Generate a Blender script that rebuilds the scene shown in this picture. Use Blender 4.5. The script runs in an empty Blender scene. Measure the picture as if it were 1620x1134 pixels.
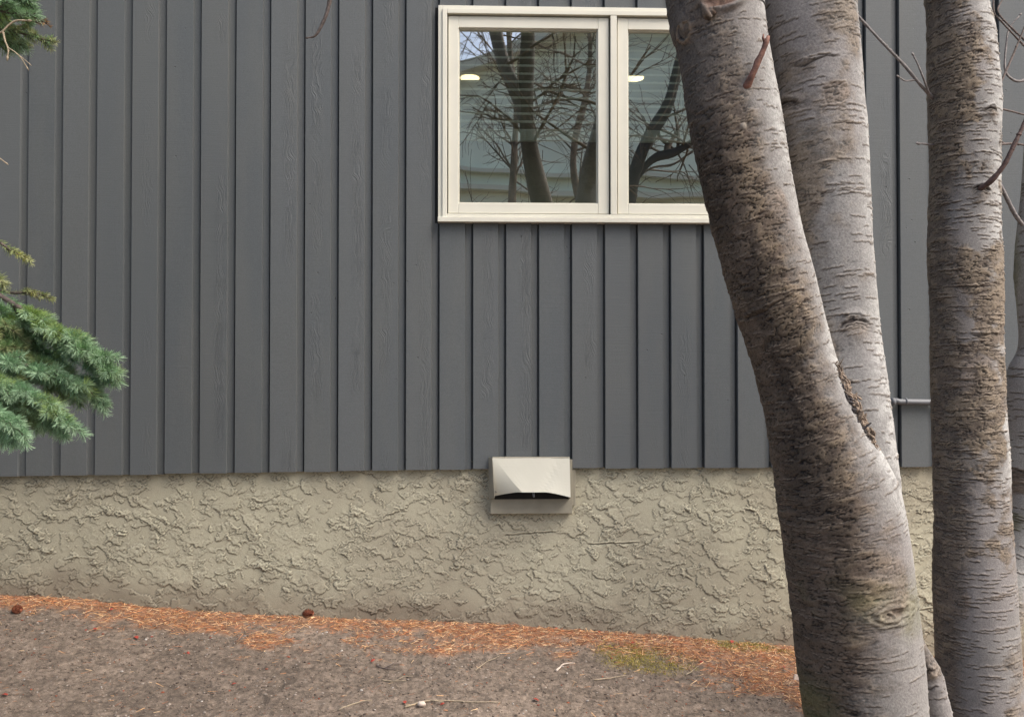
import bpy, math, random
import numpy as np
from mathutils import Vector

# ------------------------------------------------------------------ camera, world, sun, exposure
W0, H0 = 1620.0, 1134.0            # pixel frame in which positions were measured
F = 1271.0
D = 3.63                           # camera to wall
CAMZ = 1.40
YAW, PITCH = math.radians(1.7), math.radians(0.75)
CAM = np.array([0.0, -D, CAMZ])
FW = np.array([math.sin(YAW)*math.cos(PITCH), math.cos(YAW)*math.cos(PITCH), math.sin(PITCH)])
RT = np.cross(FW, [0, 0, 1.0]); RT /= np.linalg.norm(RT)
UP = np.cross(RT, FW)

scene = bpy.context.scene
C = scene.collection
cd = bpy.data.cameras.new("camera"); cam = bpy.data.objects.new("camera", cd); C.objects.link(cam)
cam.location = CAM
cam.rotation_euler = (math.radians(90)+PITCH, 0, -YAW)
cd.sensor_width = 36; cd.lens = 36*F/W0; cd.clip_end = 500; cd.clip_start = 0.05
scene.camera = cam

SUN_EL, SUN_AZ = math.radians(50), math.radians(126)   # azimuth measured from +Y clockwise (towards +X)
wd = bpy.data.worlds.new("World"); scene.world = wd; wd.use_nodes = True
wn = wd.node_tree
sky = wn.nodes.new('ShaderNodeTexSky'); sky.sky_type = 'NISHITA'; sky.sun_disc = False
sky.sun_elevation = SUN_EL; sky.sun_rotation = SUN_AZ
sky.dust_density = 4.0; sky.air_density = 1.0; sky.ozone_density = 0.7
bg = wn.nodes['Background']; bg.inputs['Strength'].default_value = 0.125
wn.links.new(sky.outputs[0], bg.inputs[0])
sd = bpy.data.lights.new("sun", 'SUN'); sun = bpy.data.objects.new("sun", sd); C.objects.link(sun)
sd.energy = 1.4; sd.angle = math.radians(32); sd.color = (1.0, 0.96, 0.90)
sdir = Vector((math.sin(SUN_AZ)*math.cos(SUN_EL), math.cos(SUN_AZ)*math.cos(SUN_EL), math.sin(SUN_EL)))
sun.rotation_euler = sdir.to_track_quat('Z', 'Y').to_euler()
sun.location = (6, -6, 8)
scene.render.engine = 'CYCLES'
scene.view_settings.view_transform = 'Standard'; scene.view_settings.look = 'None'
scene.view_settings.exposure = 1.22; scene.view_settings.gamma = 1

# ------------------------------------------------------------------ helpers
rng = np.random.default_rng(7)
random.seed(7)

def ray(px, py):
    return FW + RT*((px-W0/2)/F) + UP*((H0/2-py)/F)

def at(px, py, Y=0.0):
    """point on the vertical plane y = Y seen at that picture position"""
    d = ray(px, py); t = (Y-CAM[1])/d[1]
    return CAM + d*t

def wx(px, py=560): return at(px, py)[0]
def wz(py, px=800): return at(px, py)[2]

def project(P):
    q = P-CAM; z = q@FW
    return W0/2+F*(q@RT)/z, H0/2-F*(q@UP)/z

_tab = np.random.default_rng(3).random((256, 256))
def vnoise(x, y, seed=0):
    x = np.asarray(x, float)+seed*17.31; y = np.asarray(y, float)+seed*9.77
    xi = np.floor(x).astype(int); yi = np.floor(y).astype(int)
    fx = x-xi; fy = y-yi
    fx = fx*fx*(3-2*fx); fy = fy*fy*(3-2*fy)
    a = _tab[xi & 255, yi & 255]; b = _tab[(xi+1) & 255, yi & 255]
    c = _tab[xi & 255, (yi+1) & 255]; d = _tab[(xi+1) & 255, (yi+1) & 255]
    return (a*(1-fx)+b*fx)*(1-fy)+(c*(1-fx)+d*fx)*fy

def fbm(x, y, octv=4, seed=0, g=0.5):
    s = 0; a = 1; t = 0
    for i in range(octv):
        s = s+a*vnoise(x*2**i, y*2**i, seed+i*3.1); t += a; a *= g
    return s/t

def ss(a, b, x):
    t = np.clip((x-a)/(b-a), 0, 1); return t*t*(3-2*t)

def mesh_obj(name, V, Fc, mat=None, parent=None, smooth=False, col=None, facecol=None):
    me = bpy.data.meshes.new(name)
    V = np.asarray(V, dtype=np.float32)
    if isinstance(Fc, np.ndarray):
        n, k = Fc.shape
        me.vertices.add(len(V)); me.vertices.foreach_set('co', V.ravel())
        me.loops.add(n*k); me.loops.foreach_set('vertex_index', Fc.astype(np.int32).ravel())
        me.polygons.add(n); me.polygons.foreach_set('loop_start', np.arange(0, n*k, k, dtype=np.int32))
        me.polygons.foreach_set('loop_total', np.full(n, k, dtype=np.int32))
        me.update(calc_edges=True); me.validate()
    else:
        me.from_pydata([tuple(map(float, v)) for v in V], [], Fc)
    if smooth:
        me.polygons.foreach_set('use_smooth', [True]*len(me.polygons))
    if col is not None:
        a = me.color_attributes.new('tint', 'FLOAT_COLOR', 'POINT')
        c4 = np.ones((len(V), 4), np.float32); c4[:, :3] = col
        a.data.foreach_set('color', c4.ravel())
    if mat: me.materials.append(mat)
    o = bpy.data.objects.new(name, me); C.objects.link(o)
    if parent: o.parent = parent
    return o

def tag(o, label=None, cat=None, group=None, kind=None):
    if label: o['label'] = label
    if cat: o['category'] = cat
    if group: o['group'] = group
    if kind: o['kind'] = kind
    return o

def empty(name, loc, label, cat, group=None):
    o = bpy.data.objects.new(name, None); C.objects.link(o)
    o.empty_display_size = 0.1
    o['_base'] = list(map(float, loc))
    return tag(o, label, cat, group)

def settle():
    """move each empty to the base of its thing, keeping the parts where they are"""
    for o in list(C.objects):
        if o.type == 'EMPTY' and '_base' in o:
            b = Vector(o['_base']); del o['_base']
            o.location = b
            for ch in o.children: ch.location = ch.location-b

class MB:
    def __init__(s): s.v = []; s.f = []
    def box(s, x0, x1, y0, y1, z0, z1):
        n = len(s.v)
        s.v += [(x0,y0,z0),(x1,y0,z0),(x1,y1,z0),(x0,y1,z0),(x0,y0,z1),(x1,y0,z1),(x1,y1,z1),(x0,y1,z1)]
        s.f += [(n,n+3,n+2,n+1),(n+4,n+5,n+6,n+7),(n,n+1,n+5,n+4),(n+1,n+2,n+6,n+5),(n+2,n+3,n+7,n+6),(n+3,n,n+4,n+7)]
    def quad(s, a, b, c, d):
        n = len(s.v); s.v += [tuple(a), tuple(b), tuple(c), tuple(d)]; s.f.append((n, n+1, n+2, n+3))
    def tube(s, pts, rad, n=7, cap=True):
        pts = [np.array(p, float) for p in pts]
        m = len(pts); base = len(s.v)
        ref = None
        for i, p in enumerate(pts):
            t = pts[min(i+1, m-1)]-pts[max(i-1, 0)]; t /= (np.linalg.norm(t)+1e-9)
            if ref is None:
                ref = np.cross(t, [0.3, 1, 0.1])
                if np.linalg.norm(ref) < .1: ref = np.cross(t, [1, 0, 0])
            e1 = ref-t*(ref@t); e1 /= np.linalg.norm(e1); ref = e1
            e2 = np.cross(t, e1)
            r = rad[i] if hasattr(rad, '__len__') else rad
            for k in range(n):
                a = 2*math.pi*k/n
                s.v.append(tuple(p+r*(math.cos(a)*e1+math.sin(a)*e2)))
        for i in range(m-1):
            for k in range(n):
                k2 = (k+1) % n
                s.f.append((base+i*n+k, base+i*n+k2, base+(i+1)*n+k2, base+(i+1)*n+k))
        if cap:
            s.f.append(tuple(base+k for k in range(n))[::-1])
            s.f.append(tuple(base+(m-1)*n+k for k in range(n)))
    def build(s, name, mat, parent=None, smooth=False, bevel=0):
        o = mesh_obj(name, s.v, s.f, mat, parent, smooth)
        if bevel:
            b = o.modifiers.new('bevel', 'BEVEL'); b.width = bevel; b.segments = 2; b.limit_method = 'ANGLE'
        return o

def smooth_path(pts, n):
    """Catmull-Rom resample of a list of k-tuples"""
    P = np.array(pts, float); P = np.vstack([2*P[0]-P[1], P, 2*P[-1]-P[-2]])
    m = len(pts)-1; out = []
    for t in np.linspace(0, m-1e-6, n):
        i = int(t); f = t-i
        a, b, c, d = P[i], P[i+1], P[i+2], P[i+3]
        out.append(.5*((2*b)+(-a+c)*f+(2*a-5*b+4*c-d)*f*f+(-a+3*b-3*c+d)*f**3))
    return np.array(out)

# ------------------------------------------------------------------ materials
def mat(name):
    m = bpy.data.materials.new(name); m.use_nodes = True
    nt = m.node_tree; return m, nt, nt.nodes['Principled BSDF']

class NB:
    """tiny node builder"""
    def __init__(s, nt): s.nt = nt
    def n(s, t, **kw):
        nd = s.nt.nodes.new(t)
        for k, v in kw.items():
            if k in nd.inputs.keys(): pass
            setattr(nd, k, v)
        return nd
    def l(s, a, b): s.nt.links.new(a, b)
    def math(s, op, a, b=None, c=None, clamp=False):
        nd = s.nt.nodes.new('ShaderNodeMath'); nd.operation = op; nd.use_clamp = clamp
        for i, x in enumerate((a, b, c)):
            if x is None: continue
            if isinstance(x, (int, float)): nd.inputs[i].default_value = x
            else: s.l(x, nd.inputs[i])
        return nd.outputs[0]
    def mapping(s, vec, scale, loc=(0, 0, 0)):
        nd = s.nt.nodes.new('ShaderNodeMapping'); nd.inputs['Scale'].default_value = scale; nd.inputs['Location'].default_value = loc
        s.l(vec, nd.inputs[0]); return nd.outputs[0]
    def noise(s, vec, scale=1, detail=3, rough=.55, dist=0):
        nd = s.nt.nodes.new('ShaderNodeTexNoise'); nd.inputs['Scale'].default_value = scale
        nd.inputs['Detail'].default_value = detail; nd.inputs['Roughness'].default_value = rough; nd.inputs['Distortion'].default_value = dist
        if vec is not None: s.l(vec, nd.inputs['Vector'])
        return nd.outputs[0]
    def ramp(s, x, a, b, c0=0.0, c1=1.0):
        nd = s.nt.nodes.new('ShaderNodeMapRange'); nd.interpolation_type = 'SMOOTHSTEP'
        s.l(x, nd.inputs[0]); nd.inputs[1].default_value = a; nd.inputs[2].default_value = b
        nd.inputs[3].default_value = c0; nd.inputs[4].default_value = c1
        return nd.outputs[0]
    def mix(s, fac, a, b, mode='MIX'):
        nd = s.nt.nodes.new('ShaderNodeMix'); nd.data_type = 'RGBA'; nd.blend_type = mode
        for i, x in ((0, fac), (6, a), (7, b)):
            if isinstance(x, (int, float)): nd.inputs[i].default_value = x
            elif isinstance(x, tuple): nd.inputs[i].default_value = (*x, 1) if len(x) == 3 else x
            else: s.l(x, nd.inputs[i])
        return nd.outputs[2]
    def bump(s, h, strength, dist, normal=None):
        nd = s.nt.nodes.new('ShaderNodeBump'); nd.inputs['Strength'].default_value = strength; nd.inputs['Distance'].default_value = dist
        s.l(h, nd.inputs['Height'])
        if normal is not None: s.l(normal, nd.inputs['Normal'])
        return nd.outputs[0]

def m_plain(name, col, rough=.6, metal=0, var=.12, scale=30, bump=0.0):
    m, nt, p = mat(name); b = NB(nt)
    tc = b.n('ShaderNodeTexCoord').outputs['Object']
    nz = b.noise(tc, scale, 4)
    f = b.ramp(nz, .3, .7)
    c = b.mix(f, tuple(x*(1-var) for x in col), tuple(min(1, x*(1+var)) for x in col))
    b.l(c, p.inputs['Base Color']); p.inputs['Roughness'].default_value = rough; p.inputs['Metallic'].default_value = metal
    if bump:
        b.l(b.bump(b.noise(tc, scale*4, 4), .5, bump), p.inputs['Normal'])
    return m

def m_attr(name, rough=.85, bscale=180, bdist=.0015, var=.18):
    m, nt, p = mat(name); b = NB(nt)
    a = b.n('ShaderNodeAttribute'); a.attribute_name = 'tint'
    tc = b.n('ShaderNodeTexCoord').outputs['Object']
    nz = b.noise(tc, bscale, 5, .65)
    f = b.ramp(nz, .25, .75, 1-var*1.6, 1+var)
    nd = b.n('ShaderNodeVectorMath'); nd.operation = 'SCALE'; b.l(a.outputs['Color'], nd.inputs[0]); b.l(f, nd.inputs['Scale'])
    b.l(nd.outputs[0], p.inputs['Base Color']); p.inputs['Roughness'].default_value = rough
    p.inputs['Specular IOR Level'].default_value = .3
    if bdist: b.l(b.bump(nz, .7, bdist), p.inputs['Normal'])
    return m

def m_siding():
    m, nt, p = mat('painted_siding'); b = NB(nt)
    tc = b.n('ShaderNodeTexCoord').outputs['Object']
    bi = b.n('ShaderNodeAttribute'); bi.attribute_name = 'board'; br = bi.outputs['Fac']
    ux = b.n('ShaderNodeAttribute'); ux.attribute_name = 'across'; u = ux.outputs['Fac']
    off = b.n('ShaderNodeCombineXYZ'); b.l(b.math('MULTIPLY', br, 37.0), off.inputs[2]); b.l(b.math('MULTIPLY', br, 11.0), off.inputs[1])
    add = b.n('ShaderNodeVectorMath'); add.operation = 'ADD'; b.l(tc, add.inputs[0]); b.l(off.outputs[0], add.inputs[1])
    v = add.outputs[0]
    # rough-sawn cross marks
    saw = b.noise(b.mapping(v, (5, 1, 230)), 1, 3, .6)
    saw2 = b.noise(b.mapping(v, (14, 1, 70)), 1, 2, .6)
    # raised vertical grain, wandering along the board
    wob = b.noise(b.mapping(v, (4, 1, 3.2)), 1, 3, .6)
    sx = b.n('ShaderNodeSeparateXYZ'); b.l(v, sx.inputs[0])
    gx = b.math('ADD', b.math('MULTIPLY', sx.outputs[0], 72.0), b.math('MULTIPLY', wob, 15.0))
    gv = b.n('ShaderNodeCombineXYZ'); b.l(gx, gv.inputs[0]); b.l(b.math('MULTIPLY', sx.outputs[2], 4.0), gv.inputs[2])
    g = b.noise(gv.outputs[0], 1.3, 3, .6)
    ridge = b.math('SUBTRACT', 1.0, b.math('MULTIPLY', b.math('ABSOLUTE', b.math('SUBTRACT', g, .5)), 11.0), clamp=True)
    # where the grain stands out: a band on the board, strong on some boards only
    cen = b.math('ADD', .38, b.math('MULTIPLY', b.math('FRACT', b.math('MULTIPLY', br, 7.7)), .3))
    wander = b.math('MULTIPLY', b.math('SUBTRACT', b.noise(b.mapping(v, (1, 1, 1.4)), 1, 2), .5), .35)
    dband = b.math('ABSOLUTE', b.math('SUBTRACT', b.math('ADD', u, wander), cen))
    band = b.ramp(dband, .06, .26, 1, 0)
    lng = b.ramp(b.noise(b.mapping(v, (2, 1, 2.3)), 1, 2), .42, .58)
    amt = b.ramp(b.math('FRACT', b.math('MULTIPLY', br, 3.3)), .35, .7, .12, 1)
    gm = b.math('MULTIPLY', b.math('MULTIPLY', band, lng), amt)
    gr = b.math('MULTIPLY', ridge, gm)
    # nail heads and dents
    vo = b.n('ShaderNodeTexVoronoi'); b.l(b.mapping(v, (1, .2, 1)), vo.inputs['Vector']); vo.inputs['Scale'].default_value = 13
    dot = b.ramp(vo.outputs['Distance'], .022, .05, 1, 0)
    dot = b.math('MULTIPLY', dot, b.ramp(vo.outputs['Color'], .35, .4))
    h = b.math('ADD', b.math('MULTIPLY', saw, .22), b.math('MULTIPLY', saw2, .12))
    h = b.math('ADD', h, b.math('MULTIPLY', gr, .6))
    h = b.math('SUBTRACT', h, b.math('MULTIPLY', dot, 1.3))
    b.l(b.bump(h, 1.0, .0022), p.inputs['Normal'])
    c = b.mix(br, (.094, .104, .110), (.114, .123, .127))
    blot = b.noise(b.mapping(v, (5, 1, 1.1)), 1, 4, .6)
    c = b.mix(b.ramp(blot, .3, .75), c, (.112, .119, .119))
    c = b.mix(b.math('MULTIPLY', dot, .7), c, (.035, .033, .034))
    fine = b.ramp(b.noise(v, 260, 3), .2, .8, .86, 1.1)
    sc = b.n('ShaderNodeVectorMath'); sc.operation = 'SCALE'; b.l(c, sc.inputs[0]); b.l(fine, sc.inputs['Scale'])
    b.l(sc.outputs[0], p.inputs['Base Color'])
    p.inputs['Roughness'].default_value = .62
    p.inputs['Specular IOR Level'].default_value = .3
    return m

M = {}
M['siding'] = m_siding()
M['stucco'] = m_attr('stucco', .9, 210, .0008, .07)
M['bark'] = m_attr('bark', .8, 240, .0012, .2)
M['ground'] = m_attr('dirt', .97, 260, .004, .30)
M['grit'] = m_attr('grit', .9, 90, 0, .2)
M['litter'] = m_attr('litter', .8, 60, 0, .15)
M['moss'] = m_attr('moss', .95, 120, 0, .2)
M['needles'] = m_attr('fir_needles', .55, 40, 0, .15)
M['frame'] = m_plain('window_frame_paint', (.67, .65, .555), .4, 0, .03, 6)
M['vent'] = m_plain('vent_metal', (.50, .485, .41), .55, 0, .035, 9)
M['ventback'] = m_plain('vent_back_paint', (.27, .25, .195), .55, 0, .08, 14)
M['dark'] = m_plain('dark_gap', (.012, .012, .012), .9, 0, .1)
M['pipe'] = m_plain('conduit_paint', (.13, .135, .145), .5, 0, .08, 30)
M['room'] = m_plain('room_wall', (.24, .26, .22), .9, 0, .05, 2)
M['roomc'] = m_plain('room_ceiling', (.45, .47, .42), .9, 0, .05, 2)
M['blind'] = m_plain('blind_slats', (.88, .90, .84), .5, 0, .02, 20)
_b = NB(M['blind'].node_tree); _p = M['blind'].node_tree.nodes['Principled BSDF']; _t = _b.n('ShaderNodeBsdfTranslucent'); _t.inputs[0].default_value = (.8, .85, .78, 1)
_m = _b.n('ShaderNodeMixShader'); _m.inputs[0].default_value = .22; _b.l(_p.outputs[0], _m.inputs[1]); _b.l(_t.outputs[0], _m.inputs[2]); _b.l(_m.outputs[0], M['blind'].node_tree.nodes['Material Output'].inputs[0])
M['wood'] = m_plain('twig_bark', (.11, .085, .075), .8, 0, .35, 90, .001)
M['twiggrey'] = m_plain('grey_twig_bark', (.19, .17, .165), .75, 0, .3, 110, .001)
M['twigred'] = m_plain('red_twig_bark', (.15, .07, .05), .75, 0, .55, 60, .003)
M['darkred'] = m_plain('dark_twig_bark', (.085, .05, .042), .75, 0, .4, 120, .001)
M['tan'] = m_plain('dead_wood', (.36, .29, .20), .8, 0, .2, 70, .001)
M['cone'] = m_plain('cone_scales', (.25, .085, .045), .8, 0, .35, 150, .001)
M['redleaf'] = m_plain('red_leaf', (.36, .05, .03), .7, 0, .3, 50)
M['darktrunk'] = m_plain('dark_trunk_bark', (.045, .038, .038), .9, 0, .3, 14, .006)
M['darktwig'] = m_plain('thin_branch_bark', (.17, .125, .09), .9, 0, .4, 8)
M['nwall'] = m_plain('neighbour_wall', (.80, .84, .68), .9, 0, .10, .8)
M['ntrim'] = m_plain('neighbour_trim', (.62, .60, .48), .7, 0, .05, 3)
M['nroof'] = m_plain('neighbour_roof', (.10, .095, .09), .9, 0, .2, 5)
M['flake'] = m_plain('bark_flakes', (.20, .15, .11), .9, 0, .5, 60, .002)
M['stone'] = m_plain('pale_stone', (.6, .5, .42), .8, 0, .15, 60)

def m_glass():
    m, nt, p = mat('window_glass'); b = NB(nt)
    nt.nodes.remove(p)
    out = nt.nodes['Material Output']
    tr = b.n('ShaderNodeBsdfTransparent'); tr.inputs[0].default_value = (.96, 1, .97, 1)
    gl = b.n('ShaderNodeBsdfGlossy'); gl.inputs['Roughness'].default_value = .0; gl.inputs['Color'].default_value = (1, 1, .97, 1)
    tc = b.n('ShaderNodeTexCoord').outputs['Object']
    nb = b.bump(b.noise(b.mapping(tc, (2.2, 1, 1.3)), 1, 1, .4), .25, .02); b.l(nb, gl.inputs['Normal'])
    fr = b.n('ShaderNodeFresnel'); fr.inputs[0].default_value = 1.52
    f = b.math('ADD', .47, fr.outputs[0], clamp=True)
    mx = b.n('ShaderNodeMixShader'); b.l(f, mx.inputs[0]); b.l(tr.outputs[0], mx.inputs[1]); b.l(gl.outputs[0], mx.inputs[2])
    b.l(mx.outputs[0], out.inputs[0]); return m
M['glass'] = m_glass()
_cm = bpy.data.materials.new('glass_inner_face'); _cm.use_nodes = True; _ct = _cm.node_tree; _ct.nodes.remove(_ct.nodes['Principled BSDF'])
_cn = _ct.nodes.new('ShaderNodeBsdfTransparent'); _cn.inputs[0].default_value = (.95, 1, .97, 1); _ct.links.new(_cn.outputs[0], _ct.nodes['Material Output'].inputs[0]); M['clear'] = _cm
def m_emit(name, col, s):
    m, nt, p = mat(name); p.inputs['Emission Color'].default_value = (*col, 1); p.inputs['Emission Strength'].default_value = s
    p.inputs['Base Color'].default_value = (*col, 1); return m
M['lamp'] = m_emit('lamp_glow', (1, .80, .48), 1.6)

# ------------------------------------------------------------------ ground shape
ground_px = [(-900, 925), (-300, 935), (0, 943), (96, 947), (268, 965), (402, 975), (574, 982), (640, 984), (800, 990), (940, 1000), (1060, 1008),
             (1200, 1020), (1300, 1028), (1470, 1040), (1620, 1048), (2400, 1075)]
_gx = np.array([at(a, b)[0] for a, b in ground_px]); _gz = np.array([at(a, b)[2] for a, b in ground_px])
def zwall(x): return np.interp(x, _gx, _gz)
def gh(x, y):
    d = np.maximum(-np.asarray(y, float), 0)
    return zwall(x)-0.075*np.minimum(d, 4.0)+.012*(fbm(x*2.1+5, y*2.1, 3, 4)-.5)*np.clip(d*6, 0, 1)
def ground_at(px, py):
    d = ray(px, py); t = 1.0
    for _ in range(60):
        P = CAM+d*t; hgt = P[2]-gh(P[0], P[1])
        t += hgt/max(.05, -d[2])*.6
        if abs(hgt) < 1e-5: break
    return CAM+d*t

# ------------------------------------------------------------------ the house
ROOFZ = 5.6
house = empty('house', (0, 0.1, 0), 'dark grey board sided house on a rough beige stucco base, with a white framed window', 'house')

# siding
seams = [97.5, 151.5, 207, 261, 316, 371, 426, 480.5, 533.8, 587.4, 640.3]
seams = [43.0]+seams+[693, 746, 798, 850, 902, 954, 1006, 1058, 1110, 1162.5, 1215.7, 1267, 1317, 1367, 1419.5, 1474, 1527, 1578, 1631]
sxs = [at(p, 300, -.018)[0] for p in seams]
step = sxs[1]-sxs[0]
left = [sxs[0]-step*k for k in range(1, 24)][::-1]
st2 = sxs[-1]-sxs[-2]
right = [sxs[-1]+st2*k for k in range(1, 30)]
SX = left+sxs+right
WX0, WX1 = at(693, 180, -.045)[0], at(1249, 180, -.045)[0]
WZ0, WZ1 = at(900, 352.5, -.045)[2], at(900, 10, -.045)[2]
bot_px = [(-900, 770), (0, 753.7), (191, 751.4), (306, 748.7), (536, 746), (600, 744), (904, 740.8), (1200, 739.3), (1475, 738), (2400, 734)]
_bx = [at(a, b)[0] for a, b in bot_px]; _bz = [at(a, b, -.027)[2] for a, b in bot_px]
def zbot(x): return float(np.interp(x, _bx, _bz))

YF, YL, YG = -0.027, -0.0120, -0.001     # face, lip of the channel, open gap
V = []; Fa = []; brd = []; acr = []
def strip(x0, y0, x1, y1, z0, z1, b, u0, u1):
    n = len(V)
    V.extend([(x0, y0, z0), (x1, y1, z0), (x1, y1, z1), (x0, y0, z1)]); Fa.append((n, n+1, n+2, n+3))
    brd.extend([b]*4); acr.extend([u0, u1, u1, u0])
for i in range(len(SX)-1):
    xa, xb = SX[i], SX[i+1]; w = xb-xa
    jit = random.uniform(-.0015, .0015)
    gap, lip, bev = .0070, .0275, .0014
    prof = [(xa+gap, YG+.003), (xa+gap, YF+.002+jit), (xa+gap+.002, YF+jit), (xb-lip-bev, YF+jit), (xb-lip, YL), (xb, YL), (xb, YG+.003), (xb+gap, YG+.003)]
    rb = random.random()
    zb = zbot((xa+xb)/2)+random.uniform(-.002, .002)
    for (p, q) in zip(prof[:-1], prof[1:]):
        cuts = [p[0]]
        for e in (WX0-.016 if True else 0, WX1+.004):
            if p[0] < e < q[0]: cuts.append(e)
        cuts.append(q[0])
        for ca, cb in zip(cuts[:-1], cuts[1:]):
            f0 = (ca-p[0])/(q[0]-p[0]) if q[0] != p[0] else 0; f1 = (cb-p[0])/(q[0]-p[0]) if q[0] != p[0] else 1
            ya = p[1]+(q[1]-p[1])*f0; yb = p[1]+(q[1]-p[1])*f1
            mid = (ca+cb)/2
            rngs = [(zb, ROOFZ)]
            if WX0-.016 < mid < WX1+.004: rngs = [(zb, WZ0), (WZ1, ROOFZ)]
            for z0, z1 in rngs:
                zs = np.linspace(z0, z1, 2)
                strip(ca, ya, cb, yb, z0, z1, rb, (ca-xa)/w, (cb-xa)/w)
            # underside
            n = len(V); V.extend([(ca, ya, zb), (cb, yb, zb), (cb, .012, zb), (ca, .012, zb)]); Fa.append((n, n+3, n+2, n+1)); brd.extend([rb]*4); acr.extend([.5]*4)
so = mesh_obj('siding', V, Fa, M['siding'], house)
for nm, dat in (('board', brd), ('across', acr)):
    a = so.data.attributes.new(nm, 'FLOAT', 'POINT'); a.data.foreach_set('value', dat)
tag(so, 'dark grey vertical channel siding with rough sawn grain')

# wall core with the window opening, ends and roof
XL, XR = SX[0], SX[-1]
mb = MB()
mb.box(XL+.002, WX0-.016, .012, .16, -1.2, ROOFZ); mb.box(WX1+.004, XR, .012, .16, -1.2, ROOFZ)
mb.box(WX0-.0155, WX1+.0035, .0125, .159, -1.2, WZ0-.001); mb.box(WX0-.0155, WX1+.0035, .0125, .159, WZ1+.001, ROOFZ)
mb.box(XL+.002, XL+.15, .161, 7, -1.2, ROOFZ); mb.box(XR-.15, XR, .161, 7, -1.2, ROOFZ); mb.box(XL+.002, XR, 7.001, 7.15, -1.2, ROOFZ)
mb.build('wall', M['dark'] if False else M['pipe'], house)
mb = MB(); mb.box(XL-.4, XR+.4, -.35, 7.6, ROOFZ+.002, ROOFZ+.2); mb.build('roof', M['nroof'], house)
# room
mb = MB()
rx0, rx1, ry1, rz0, rz1 = WX0-1.3, WX1+1.6, 4.2, CAMZ-.35, CAMZ+2.24
mb.box(rx0-.1, rx0, .161, ry1, rz0, rz1); mb.box(rx1, rx1+.1, .161, ry1, rz0, rz1)
mb.box(rx0-.1, rx1+.1, ry1+.001, ry1+.1, rz0, rz1); mb.box(rx0-.1, rx1+.1, .161, ry1+.1, rz0-.1, rz0-.001)
mb.build('room_walls', M['room'], house)
mb = MB(); mb.box(rx0-.1, rx1+.1, .161, ry1+.1, rz1+.001, rz1+.08); mb.build('ceiling', M['roomc'], house)

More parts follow.
